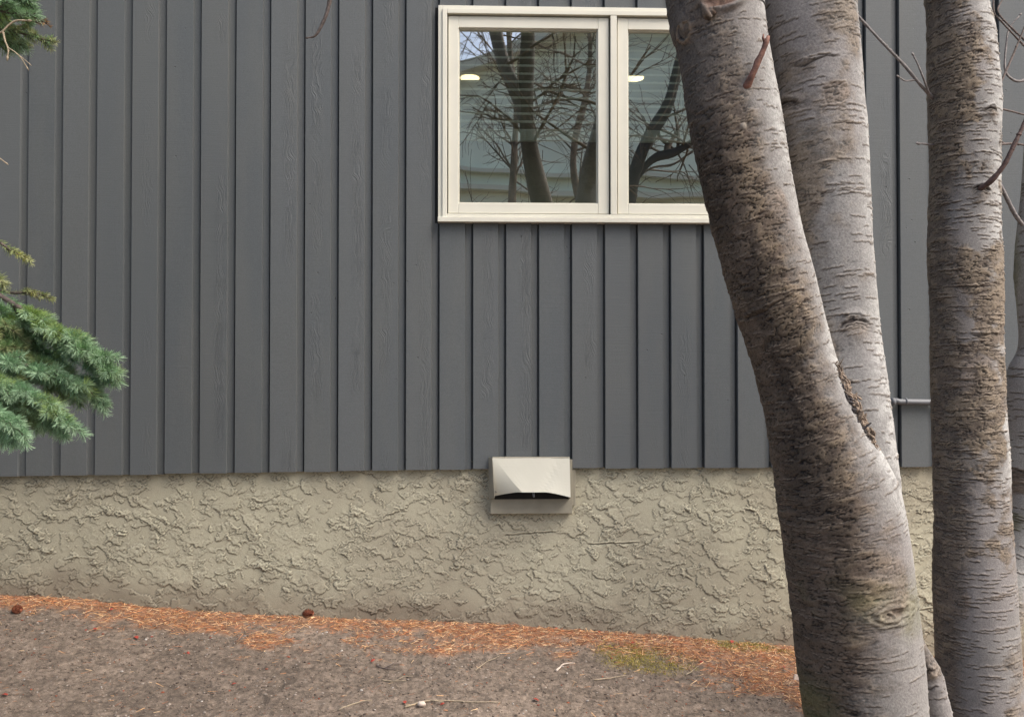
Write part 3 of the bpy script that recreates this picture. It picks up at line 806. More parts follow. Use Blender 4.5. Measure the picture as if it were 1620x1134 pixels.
# ------------------------------------------------------------------ bark trunks
def resample_rows(edges, Y, top_ext, bottom_z, dv=.0026, upper=None):
    """edges: (py, left px, right px[, y]) -> centre and radius at even steps, extended above and below the picture"""
    C0 = []
    for e in edges:
        py, l, rr = e[:3]; y = e[3] if len(e) > 3 else Y
        P = at((l+rr)/2, py, y); dist = (P-CAM)@FW
        C0.append((*P, (rr-l)/2*dist/F*.985))
    C0 = np.array(C0)                                   # top to bottom
    t = C0[0, :3]-C0[1, :3]; t /= np.linalg.norm(t)
    up = []
    for k, h in enumerate(np.linspace(top_ext, top_ext/3, 3)): up.append((*(C0[0, :3]+t*h), C0[0, 3]*(1-.09*h)))
    if upper is not None: up = [(X, C0[0, 1] if len(u_) == 0 else C0[0, 1]+u_[0], CAMZ+Z, R) for X, Z, R, *u_ in upper]
    t = C0[-1, :3]-C0[-3, :3]; t /= np.linalg.norm(t)
    dn = []; drop = (C0[-1, 2]-bottom_z)/max(.3, -t[2])
    for f_, fl in ((.35, 1.03), (.65, 1.12), (.85, 1.28), (1.0, 1.55), (1.12, 1.9)): dn.append((*(C0[-1, :3]+t*drop*f_), C0[-1, 3]*fl))
    A = np.array(up+list(C0)+dn)
    S = smooth_path(A, 400)
    seg = np.linalg.norm(np.diff(S[:, :3], axis=0), axis=1); L = np.concatenate([[0], np.cumsum(seg)])
    nv = int(L[-1]/dv); Lu = np.linspace(0, L[-1], nv)
    return np.stack([np.interp(Lu, L, S[:, k]) for k in range(4)], 1), Lu

def trunk_mesh(name, parent, edges, Y, top_ext, bottom_z, seed, rough_fn, white_fn, feats=(), nlent=900, base=(.235, .222, .210), dv=.0026, brown=(.115, .088, .066), crack_amp=1.0, moss_fn=None, lent_len=1.0, kk_=1.0, upper=None, streak=0.0, ochre_c=(.25, .195, .135), ochre_f=lambda d: 1+0*d, lthick=1.0):
    S, Lu = resample_rows(edges, Y, top_ext, bottom_z, dv, upper)
    nv = len(S); rm = np.median(S[:, 3])
    nf = int(math.radians(205)*rm/dv); nb_ = max(24, int(math.radians(155)*rm/.012))
    th = np.radians(np.concatenate([np.linspace(-12.5, 192.5, nf), np.linspace(192.5, 347.5, nb_+2)[1:-1]]))   # 90 deg faces the camera
    nt = len(th)
    T = np.gradient(S[:, :3], axis=0); T /= np.linalg.norm(T, axis=1)[:, None]; T = -T        # pointing up
    e2 = np.tile(np.array([0, -1.0, 0]), (nv, 1)); e2 -= T*(e2*T).sum(1)[:, None]; e2 /= np.linalg.norm(e2, axis=1)[:, None]
    e1 = np.cross(T, -e2)
    e1 /= np.linalg.norm(e1, axis=1)[:, None]
    if e1[0, 0] < 0: e1 = -e1
    rm = rm*kk_; Lu = Lu*kk_
    TH, VV = np.meshgrid(th, Lu)
    SS = TH*rm
    deg = np.degrees(TH)
    Rr0 = S[:, 3][:, None]; Rr = Rr0*kk_
    # picture row of each ring, to place marks along the trunk
    rowpy = project(S[:, :3]+e2*S[:, 3][:, None])[1]
    PY = np.repeat(rowpy[:, None], nt, 1)
    r = np.random.default_rng(seed)
    n1 = fbm(SS*6, VV*4, 4, seed); n2 = fbm(SS*22, VV*26, 4, seed+5, .6); n3 = fbm(SS*70, VV*90, 3, seed+9)
    big = fbm(TH*1.1+3, VV*3, 3, seed+2)-.5
    H = big*.09*Rr+(n1-.5)*.008
    rough = np.clip(rough_fn(deg, PY, n1, n2), 0, 1); white = np.clip(white_fn(deg, PY, n1, n2), 0, 1)
    # colour layers
    base = np.array(base); brown = np.array(brown)
    col = base*(.82+.36*n1)[..., None]*(.9+.2*n3)[..., None]
    purp = ss(.45, .62, fbm(SS*5, VV*3, 3, seed+31))[..., None]
    col = col*(1-purp*.3)+np.array([.225, .198, .195])*purp*.3
    wcol = np.array([.415, .41, .39])
    speck = ss(.42, .56, fbm(SS*38, VV*75, 4, seed+13, .6))
    w = (white*(.35+.65*speck))[..., None]
    col = col*(1-w)+wcol*w
    # rough bark: cracked plates, darker, with ochre crests
    wa = fbm(SS*25, VV*25, 3, seed+41)*.03; wb = fbm(SS*25, VV*25, 3, seed+43)*.03
    cr1 = np.abs(fbm((SS+wa)*20, (VV+wb)*62, 4, seed+15, .55)-.5)
    cr2 = np.abs(fbm((SS+wb)*48, (VV+wa)*110, 3, seed+17, .5)-.5)
    crack = np.maximum(ss(.026, .004, cr1), .7*ss(.028, .004, cr2))
    plate = fbm((SS+wa)*30, (VV+wb)*52, 4, seed+19, .5)
    ochre = np.array(ochre_c)
    rc = brown*(.55+.9*n2)[..., None]; och = (ss(.40, .66, plate*.6+.4*n1)*.75*ochre_f(deg))[..., None]
    rc = rc*(1-och)+ochre*och
    stk = ss(.50, .66, fbm(SS*9+wa*30, VV*1.6, 3, seed+51)+.12*(n2-.5))*streak
    rc = rc*(1-.72*stk)[..., None]
    rc = rc*(1-.85*crack)[..., None]
    rk = rough[..., None]
    col = col*(1-rk)+rc*rk
    H += rough*((plate-.5)*.0075-crack*.0042)*crack_amp
    # light network of fine cracks everywhere
    fine = ss(.018, 0, np.abs(fbm(SS*30, VV*130, 3, seed+23)-.5))*ss(.45, .6, n1+.15*(n2-.5))
    H -= fine*.0012*(1-rough); col *= (1-.35*fine*(1-rough))[..., None]
    # lenticels: short raised brown dashes, a shadow line painted below each
    vis = deg < 193
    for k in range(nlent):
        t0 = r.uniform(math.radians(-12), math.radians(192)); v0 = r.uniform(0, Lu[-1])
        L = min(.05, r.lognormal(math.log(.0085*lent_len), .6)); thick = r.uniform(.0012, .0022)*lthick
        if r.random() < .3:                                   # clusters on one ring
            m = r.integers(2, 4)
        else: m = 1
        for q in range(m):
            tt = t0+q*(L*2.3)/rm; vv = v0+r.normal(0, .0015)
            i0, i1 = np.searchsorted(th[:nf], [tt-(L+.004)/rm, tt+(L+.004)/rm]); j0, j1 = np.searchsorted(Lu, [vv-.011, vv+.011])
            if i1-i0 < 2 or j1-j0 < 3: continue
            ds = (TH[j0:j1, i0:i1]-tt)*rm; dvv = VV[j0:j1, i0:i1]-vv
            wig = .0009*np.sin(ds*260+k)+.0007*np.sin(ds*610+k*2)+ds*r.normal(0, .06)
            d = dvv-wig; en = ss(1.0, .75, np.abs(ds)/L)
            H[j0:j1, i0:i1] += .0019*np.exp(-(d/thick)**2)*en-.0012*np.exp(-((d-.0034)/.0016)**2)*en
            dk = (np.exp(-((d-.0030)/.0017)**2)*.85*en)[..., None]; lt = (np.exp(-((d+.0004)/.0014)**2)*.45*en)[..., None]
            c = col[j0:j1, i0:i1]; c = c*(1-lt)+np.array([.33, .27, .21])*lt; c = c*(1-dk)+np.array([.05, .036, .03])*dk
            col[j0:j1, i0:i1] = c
    # individual marks, placed on the bark by (picture x, picture y)
    Pbase = S[:, None, :3]+Rr0[..., None]*(np.cos(TH)[..., None]*e1[:, None]+np.sin(TH)[..., None]*e2[:, None])
    pxs, pys = project(Pbase.reshape(-1, 3)); pxs = pxs.reshape(TH.shape); pys = pys.reshape(TH.shape)
    front = (deg > -5) & (deg < 185)
    for f_ in feats:
        kind, fx, fy, size = f_[:4]; ang = f_[4] if len(f_) > 4 else 0
        dd = np.where(front, (pxs-fx)**2+(pys-fy)**2, 1e12); j, i = np.unravel_index(np.argmin(dd), dd.shape)
        ds = (SS-SS[j, i]); dz = -(VV-VV[j, i])                 # ds grows to the left, dz up
        ds = -ds
        wob = (n2-.5)*size*.5
        u = (ds*math.cos(ang)+dz*math.sin(ang)+wob)/size; v = (-ds*math.sin(ang)+dz*math.cos(ang)+wob*.6)/size
        if kind == 'hole':                                     # a healed branch stub, dark heart, raised lip
            rr = np.sqrt(u*u+v*v)
            H += .006*np.exp(-((rr-1.25)/.38)**2)-.016*ss(1.0, .5, rr)+.004*ss(3.0, 1.2, rr)
            k = ss(1.05, .75, rr)[..., None]; col = col*(1-k)+np.array([.02, .015, .013])*k
            k = (ss(1.0, 1.15, rr)*ss(1.7, 1.3, rr)*.7)[..., None]; col = col*(1-k)+np.array([.26, .19, .13])*k
            k = (ss(.45, .3, rr)*.5)[..., None]; col = col*(1-k)+np.array([.15, .09, .06])*k
        elif kind == 'wound':                                  # reddish sunken saw wound
            rr = np.sqrt((u*.8)**2+(v*1.15)**2)
            H += (.010*np.exp(-((rr-1.3)/.3)**2)-.008*ss(1.1, .3, rr))*(.4+1.2*plate)
            k = (ss(1.35, .8, rr)*.85)[..., None]; col = col*(1-k)+np.array([.13, .07, .048])*(.2+1.6*plate)[..., None]*k
        elif kind == 'eye':                                    # lens shaped knot with ripples
            rr = np.sqrt((u*.62)**2+(v*1.35)**2)+(plate-.5)*1.3+(n3-.5)*.5
            H += .0035*np.cos(rr*9.5)*ss(2.4, .4, rr)+.007*ss(2.2, .6, rr)-.012*ss(.40, .1, rr)
            k = (ss(2.3, .5, rr)*.6)[..., None]; col = col*(1-k)+np.array([.27, .245, .17])*(.6+.8*plate)[..., None]*k
            ln = (ss(.15, .0, np.abs(((rr*1.7) % 1)-.5))*ss(2.4, 1.5, rr)*ss(.38, .56, n2+.3*(n3-.5))*.8)[..., None]; col = col*(1-ln)+np.array([.04, .03, .025])*ln
            k = ss(.42, .2, rr)[..., None]*.8; col = col*(1-k)+np.array([.06, .04, .03])*k
        elif kind == 'arch':                                   # dark ragged brow over an old branch collar
            w2 = (n3-.5)*.55+(plate-.5)*.9
            vv = v+.42*u*u+w2*.55; m_ = ss(1.35, .6, np.abs(u+w2*.4))
            lines = np.zeros_like(u)
            for c0, wd_, a_ in ((.42, .13, 1.0), (.12, .07, .75), (.72, .06, .6), (-.15, .05, .5)): lines = np.maximum(lines, a_*np.exp(-((vv-c0)/wd_)**2))
            k = lines*m_*ss(.30, .50, n2+.25*(lines > .8))
            H += -.007*k+.006*np.exp(-((vv-.75)/.3)**2)*m_+.009*np.exp(-(u/.9)**2-((v+.5)/.9)**2)+(plate-.5)*.010*np.exp(-(u/1.1)**2-(v/.8)**2)
            kk = (np.exp(-(u/1.15)**2-((v+.25)/.85)**2)*.7)[..., None]; col = col*(1-kk)+np.array([.20, .16, .125])*(.3+1.4*plate)[..., None]*(1-.6*crack)[..., None]*kk
            kk = np.clip(k*1.1, 0, .93)[..., None]; col = col*(1-kk)+np.array([.03, .022, .02])*kk
        elif kind == 'ringcrack':                              # line running round the trunk
            k = np.exp(-((v*size-.006*np.sin(u*3))/.0032)**2)*ss(1.1, .8, np.abs(u))
            H += -.004*k+.004*np.exp(-((v*size-.007)/.004)**2)*ss(1.1, .8, np.abs(u)); kk = (k*.8)[..., None]; col = col*(1-kk)+np.array([.035, .025, .02])*kk
        elif kind == 'patch':                                  # rough brown patch
            rr = np.sqrt(u*u+v*v)+(n1-.5)*1.2
            k = ss(1.15, .75, rr)
            H += k*((plate-.5)*.006-crack*.004)*(1-rough); kk = (k*(1-rough)*.85)[..., None]
            col = col*(1-kk)+(np.array([.20, .155, .12])*(.5+plate)[..., None]*(1-.75*crack)[..., None])*kk
        elif kind == 'bump':
            rr = np.sqrt(u*u+v*v); H += size*.55*ss(1.4, 0, rr)
            k = (ss(1.2, .2, rr)*.7)[..., None]; col = col*(1-k)+np.array([.45, .40, .33])*k
        elif kind == 'seam':                                   # long flaky vertical seam, ang tilts it
            k = np.exp(-(u*size/.010)**2)*ss(1.05, .85, np.abs(v))
            H += .012*k*(plate-.2)-.012*np.exp(-((u*size+.008)/.005)**2)*ss(1.05, .85, np.abs(v)); kk = (k*.85)[..., None]
            col = col*(1-kk)+np.array([.17, .125, .09])*(.3+1.5*plate)[..., None]*kk
            kk = (np.exp(-((u*size+.010)/.006)**2)*ss(1.05, .85, np.abs(v))*.9)[..., None]; col = col*(1-kk)+np.array([.025, .02, .018])*kk
    if moss_fn is not None:
        k = (np.clip(moss_fn(deg, PY, n1, n2), 0, 1)*(.4+.6*plate))[..., None]; col = col*(1-k)+np.array([.13, .13, .045])*k
    P = S[:, None, :3]+(Rr0+H/kk_)[..., None]*(np.cos(TH)[..., None]*e1[:, None]+np.sin(TH)[..., None]*e2[:, None])
    idx = np.arange(nv*nt).reshape(nv, nt); nx = np.roll(idx, -1, axis=1)
    Fc = np.stack([idx[:-1], idx[1:], nx[1:], nx[:-1]], -1).reshape(-1, 4)
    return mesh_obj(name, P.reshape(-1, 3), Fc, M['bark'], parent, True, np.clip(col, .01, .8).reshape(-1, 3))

def twig(parent, pts, r0, r1, m, Y=None, name='twig', buds=0, seed=0):
    """pts: (px, py[, y])"""
    P = [at(p[0], p[1], p[2] if len(p) > 2 else Y) for p in pts]
    n = max(8, len(P)*4); S = smooth_path(P, n); rr = np.linspace(r0, r1, n)*np.random.default_rng(seed+abs(int(pts[0][0]))).uniform(.88, 1.18, n)
    mb = MB(); mb.tube(S, list(rr), 8)
    r = np.random.default_rng(seed+9)
    for k in range(buds):
        i = int(r.integers(n//3, n-1)); a = r.uniform(0, 6.28); d = S[i]-S[i-1]; d /= np.linalg.norm(d)
        q = S[i]+np.array([math.cos(a)*.3, 0, math.sin(a)*.6])*.008+d*.008
        mb.tube([S[i], (S[i]+q)/2, q], [r1*1.3, r1*1.6, r1*.4], 6)
    d = S[-1]-S[-2]; d /= np.linalg.norm(d)
    mb.tube([S[-1]-d*.002, S[-1]+d*.005, S[-1]+d*.012], [r1*1.1, r1*1.7, r1*.4], 6)
    return mb.build(name, M[m], parent, True)

YA = -2.06
baseA = at(1375, 1134, YA); gA = float(gh(baseA[0], YA))
tA = empty('leaning_tree', (baseA[0], YA, gA), 'thick forked tree leaning left, brown weathered bark on its front stem, crossing the window', 'tree')
edgesA = [(0, 1054, 1203), (40, 1064, 1209), (100, 1076, 1219), (200, 1091, 1238), (300, 1113, 1253), (380, 1134, 1270), (450, 1154, 1288), (520, 1176, 1305), (580, 1195, 1322),
          (650, 1210, 1353), (705, 1218, 1380), (745, 1224, 1403), (790, 1230, 1420), (860, 1240, 1433), (950, 1252, 1444), (1050, 1264, 1455), (1134, 1275, 1463)]
def roughA(deg, py, n1, n2):
    lim = np.interp(py, [0, 150, 330, 500, 700, 850, 1000, 1134], [88, 80, 68, 62, 62, 72, 84, 92])
    e = deg-lim+(n1-.5)*70+(n2-.5)*45
    return ss(-26, 34, e)*(.72+.28*ss(40, 260, py))
def whiteA(deg, py, n1, n2):
    return ss(66, 20, deg+(n1-.5)*60)*(.95-.55*ss(820, 1000, py))
KA = 1.48
upA1 = [(.245, 3.6, .035), (.275, 3.0, .045), (.295, 2.4, .055), (.285, 1.8, .064), (.325, 1.45, .072), (.385, 1.12, .080)]
upA2 = [(1.25, 3.6, .03), (1.08, 3.0, .045), (.93, 2.4, .058), (.79, 1.7, .070), (.68, 1.15, .078)]
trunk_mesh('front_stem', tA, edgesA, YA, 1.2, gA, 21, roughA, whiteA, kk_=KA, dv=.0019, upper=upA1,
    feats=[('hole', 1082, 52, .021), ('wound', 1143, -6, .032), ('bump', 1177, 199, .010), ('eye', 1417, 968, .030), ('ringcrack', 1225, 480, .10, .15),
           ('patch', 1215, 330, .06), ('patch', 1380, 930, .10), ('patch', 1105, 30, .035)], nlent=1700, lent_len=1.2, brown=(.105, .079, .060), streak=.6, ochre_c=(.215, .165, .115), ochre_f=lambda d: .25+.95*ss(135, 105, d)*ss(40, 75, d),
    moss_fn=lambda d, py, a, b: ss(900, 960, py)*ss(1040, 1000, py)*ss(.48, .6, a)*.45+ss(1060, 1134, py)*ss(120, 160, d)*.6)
edgesA2 = [(0, 1206, 1351, YA+.055), (100, 1216, 1358, YA+.055), (200, 1226, 1367, YA+.054), (300, 1238, 1372, YA+.052), (400, 1252, 1378, YA+.048), (500, 1268, 1386, YA+.040), (560, 1275, 1393, YA+.032), (620, 1281, 1402, YA+.020),
           (700, 1290, 1412, YA+.006), (760, 1294, 1419, YA+.003), (820, 1298, 1423, YA+.008), (900, 1306, 1428, YA+.020), (1000, 1315, 1434, YA+.03), (1134, 1325, 1440, YA+.03)]
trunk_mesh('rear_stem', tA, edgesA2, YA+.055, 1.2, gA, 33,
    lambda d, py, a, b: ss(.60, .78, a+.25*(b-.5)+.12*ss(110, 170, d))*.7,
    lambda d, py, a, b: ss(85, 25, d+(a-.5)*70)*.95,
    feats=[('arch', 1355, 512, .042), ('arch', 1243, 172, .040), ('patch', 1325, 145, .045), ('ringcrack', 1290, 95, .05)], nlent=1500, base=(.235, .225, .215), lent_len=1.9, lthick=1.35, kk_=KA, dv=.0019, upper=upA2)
def upper_branches(parent, paths, seed, n, y0):
    r = np.random.default_rng(seed); tw = MB()
    def ok(pts):
        P = np.array(pts); px, py = project(P)
        return not np.any((py > -12) & (px > -50) & (px < 1700)) and P[:, 1].max() < -.15 and np.all((P[:, 1] > -D+.5) | (P[:, 2] > CAMZ+.9))
    def grow(p, d, rad, l, lev):
        m = 7; pts = [p]; dd = d/np.linalg.norm(d)
        for k in range(m):
            dd = dd+r.normal(0, .12, 3)+np.array([0, 0, .02 if lev < 1 else -.03]); dd /= np.linalg.norm(dd); pts.append(pts[-1]+dd*l/m)
        if not ok(pts[1:]): return
        tw.tube(pts, list(np.linspace(rad, rad*.4, m+1)), 5, cap=False)
        if lev < 2:
            for k in range(5 if lev == 0 else 4):
                i = r.integers(1, m); grow(pts[i], dd+r.normal(0, .6, 3), rad*.5, l*r.uniform(.4, .75), lev+1)
    for X, Z, R in paths: 
        pass
    A = np.array([(q[0], y0, CAMZ+q[1], q[2]) for q in paths]); S = smooth_path(A, 40)
    for k in range(n):
        i = r.integers(0, 37); d = np.array([r.normal(0, 1), r.normal(0, .6), r.uniform(0, .9)])
        grow(S[i, :3], d, min(.012, S[i, 3]*.3), r.uniform(.4, 1.0), 0)
    tw.build('branches', M['darktwig'], parent, True)
# a limb leaving the front stem above the picture
mb = MB(); Lp = smooth_path([(.29, YA, CAMZ+1.72, .055), (.20, YA-.02, CAMZ+1.98, .052), (.09, YA-.03, CAMZ+2.3, .045), (-.05, YA, CAMZ+2.9, .032), (-.2, YA, CAMZ+3.6, .015)], 20)
mb.tube(Lp[:, :3], list(Lp[:, 3]), 12); mb.build('limb', M['twiggrey'], tA, True)
upper_branches(tA, [(p[0], p[2]-CAMZ, p[3]) for p in Lp[4:]], 5, 14, YA)
upper_branches(tA, upA1[:5], 6, 12, YA)
upper_branches(tA, upA2[:5], 7, 16, YA)
# bark ridge in the fork
def front_y(edges, px, py, y0):
    e = np.array([(q[0], q[1], q[2], q[3] if len(q) > 3 else y0) for q in edges], float)
    l, rr_, yy = (np.interp(py, e[:, 0], e[:, k]) for k in (1, 2, 3)); c = (l+rr_)/2; R = (rr_-l)/2; sc_ = (yy+D)/F
    return yy-math.sqrt(max(.02, 1-((px-c)/R)**2))*R*sc_ if abs(px-c) < R else yy
rp = [(float(np.interp(py, [575, 600, 650, 710, 750], [1322, 1331, 1356, 1383, 1398])), py) for py in np.linspace(575, 752, 90)]
rr = np.random.default_rng(4); lite = MB(); dark_ = MB()
for k in range(89):
    f = k/89; px, py = rp[k]
    Yk = front_y(edgesA2, px, py, YA)
    w = .0115*math.sin(math.pi*(.10+.86*f))
    for q in range(4):
        o_ = rr.normal(0, 4.6)
        P = at(px+o_, py+rr.normal(0, 2), Yk-.010+rr.uniform(-.004, .004)); d_ = np.array([rr.normal(.2, .5), rr.normal(0, .25), rr.normal(-.7, .4)])*rr.uniform(.004, .009)
        (lite if o_ > -1.5 else dark_).tube([P-d_, P+rr.normal(0, .0008, 3), P+d_], [w*.12, w*rr.uniform(.25, .42), w*.10], 5)
fk = lite.build('fork_ridge', M['flake'], tA, False); dark_.build('fork_seam', M['darktrunk'], tA, False)
# red twig stub and small ones
mb = MB()
mb.tube([at(a, b, y) for a, b, y in ((1176, 142, YA-.078), (1183, 134, YA-.090), (1189, 121, YA-.098), (1195, 108, YA-.102), (1199, 97, YA-.105), (1204, 88, YA-.107), (1209, 76, YA-.110), (1212, 67, YA-.112), (1216, 57, YA-.114))],
        [.0115, .0078, .0062, .0058, .0066, .0054, .0050, .0056, .0026], 10)
mb.tube([at(1211, 70, YA-.112), at(1207, 60, YA-.114), at(1208, 54, YA-.115)], [.0035, .0022, .0010], 6)
mb.build('twig_stub', M['twigred'], tA, True)
# pruned sprout at the right foot
sE = [(985, 1444, 1452, YA+.02), (1020, 1448, 1464, YA+.03), (1050, 1453, 1482, YA+.03), (1075, 1458, 1493, YA+.03), (1100, 1462, 1498, YA+.03), (1134, 1466, 1506, YA+.03)]
trunk_mesh('sprout', tA, sE, YA+.03, .02, gA, 51, lambda d, py, a, b: ss(.55, .7, a)*.5+ss(1085, 1065, py)*.6, lambda d, py, a, b: ss(60, 20, d)*.6,
    feats=[('arch', 1473, 1062, .016), ('ringcrack', 1476, 1088, .02)], nlent=160, dv=.002, kk_=KA)

YB = -1.02
baseB = at(1550, 1134, YB); gB = float(gh(baseB[0], YB))
tB = empty('straight_tree', (baseB[0], YB, gB), 'upright straight tree trunk with silvery cracked bark, right of the forked leaning tree', 'tree')
edgesB = [(0, 1467, 1556), (50, 1470, 1567), (100, 1472, 1573), (160, 1473, 1578), (230, 1474, 1576), (300, 1475, 1576), (400, 1472, 1578), (500, 1476, 1580), (600, 1478, 1583), (700, 1480, 1589),
          (800, 1482, 1592), (900, 1481, 1598), (1000, 1483, 1605), (1134, 1488, 1613)]
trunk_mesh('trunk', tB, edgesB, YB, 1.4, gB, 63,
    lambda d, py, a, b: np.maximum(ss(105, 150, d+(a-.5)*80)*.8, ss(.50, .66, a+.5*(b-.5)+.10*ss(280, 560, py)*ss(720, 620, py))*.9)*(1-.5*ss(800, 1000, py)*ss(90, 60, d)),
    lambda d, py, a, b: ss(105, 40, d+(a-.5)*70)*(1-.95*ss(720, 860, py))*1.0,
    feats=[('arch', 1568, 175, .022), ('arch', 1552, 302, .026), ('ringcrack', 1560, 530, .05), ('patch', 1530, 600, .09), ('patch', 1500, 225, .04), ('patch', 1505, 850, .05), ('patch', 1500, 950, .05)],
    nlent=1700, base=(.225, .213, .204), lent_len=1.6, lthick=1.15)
# twigs on it (left side, then right)
twig(tB, [(1478, 158, YB), (1455, 133), (1430, 103), (1400, 72), (1375, 45), (1352, 20), (1335, 0)][:1]+[(a, b, YB-.03) for a, b in ((1455, 133), (1430, 103), (1400, 72), (1375, 45), (1352, 20), (1338, 4))], .0062, .0035, 'twiggrey', seed=3, buds=3)
twig(tB, [(1470, 149, YB-.02), (1460, 122, YB-.05), (1451, 100, YB-.06), (1445, 88, YB-.06)], .0036, .0024, 'twiggrey', seed=4, buds=2)
twig(tB, [(1446, 127, YB-.03), (1432, 128, YB-.05), (1422, 122, YB-.06)], .003, .002, 'twiggrey', seed=5)
twig(tB, [(1478, 230, YB), (1463, 228, YB-.02), (1453, 227, YB-.03)], .0036, .0028, 'twiggrey', seed=6, buds=1)
twig(tB, [(1549, 300, YB-.10), (1568, 286, YB-.13), (1588, 262, YB-.15), (1603, 232, YB-.16), (1622, 192, YB-.16), (1650, 130, YB-.15)], .0088, .0050, 'darkred', seed=7, buds=4)
twig(tB, [(1572, 170, YB), (1595, 175, YB+.02), (1625, 183, YB+.04), (1690, 200, YB+.06)], .0036, .0022, 'wood', seed=8)
twig(tB, [(1570, 158, YB), (1580, 138, YB+.03), (1595, 105, YB+.04), (1610, 70, YB+.05), (1625, 30, YB+.05), (1640, -30, YB+.05)], .0042, .0025, 'wood', seed=9, buds=2)
twig(tB, [(1572, 230, YB), (1590, 228, YB+.03), (1610, 228, YB+.05), (1650, 236, YB+.06)], .0042, .003, 'wood', seed=10, buds=2)
twig(tB, [(1590, 228, YB+.03), (1578, 220, YB+.03), (1575, 217, YB+.02)], .003, .002, 'wood', seed=12)

YC = -.85
baseC = at(1585, 1060, YC); gC = float(gh(baseC[0], YC))
tC = empty('rear_tree', (baseC[0], YC, gC), 'pale mottled tree trunk at the right edge, bent and half hidden behind the straight trunk', 'tree')
edgesC = [(250, 1622, 1668), (300, 1617, 1664), (360, 1612, 1662), (430, 1608, 1660), (490, 1613, 1668), (550, 1614, 1680), (590, 1599, 1692), (640, 1590, 1694), (720, 1588, 1688), (800, 1586, 1672), (870, 1578, 1648),
          (930, 1562, 1625), (1000, 1545, 1608), (1060, 1540, 1604)]
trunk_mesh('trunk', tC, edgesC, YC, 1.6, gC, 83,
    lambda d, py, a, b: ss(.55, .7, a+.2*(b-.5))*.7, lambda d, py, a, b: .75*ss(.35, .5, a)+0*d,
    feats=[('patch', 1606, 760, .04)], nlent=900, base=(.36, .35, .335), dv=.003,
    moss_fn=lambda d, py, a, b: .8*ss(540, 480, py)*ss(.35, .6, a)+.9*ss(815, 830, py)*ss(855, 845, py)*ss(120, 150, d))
twig(tC, [(1618, 356, YC-.05), (1605, 338, YC-.06), (1590, 308, YC-.07), (1578, 284, YC-.07), (1570, 268, YC-.05)], .0075, .006, 'twiggrey', seed=11, buds=1)
twig(tC, [(1640, 115, YC), (1618, 128, YC-.02), (1602, 126, YC-.03), (1590, 110, YC-.03), (1592, 70, YC-.02), (1597, 45, YC), (1613, 25, YC)], .0052, .002, 'twiggrey', seed=13, buds=2)
twig(tC, [(1690, 160, YC), (1650, 105, YC-.02), (1610, 62, YC-.03), (1585, 35, YC-.03), (1572, 18, YC-.02), (1573, -20, YC)], .0042, .0025, 'wood', seed=14, buds=3)
twig(tC, [(1680, 130, YC), (1640, 82, YC-.02), (1608, 52, YC-.03), (1580, 22, YC-.03), (1583, 5, YC-.02), (1598, -18, YC)], .0042, .0025, 'wood', seed=15, buds=3)

# a bare twig hanging in from above, left of the window
e = empty('hanging_branch', at(560, -220, -.9), 'thin bare twig hanging into the top of the photo left of the window', 'branch')
twig(e, [(700, -700, -1.2), (640, -420, -1.0), (560, -180, -.9), (535, -60, -.9), (522, 0, -.9), (516, 24, -.9), (505, 48, -.9), (497, 58, -.9), (488, 60, -.9)], .012, .0022, 'wood', seed=16, buds=1)

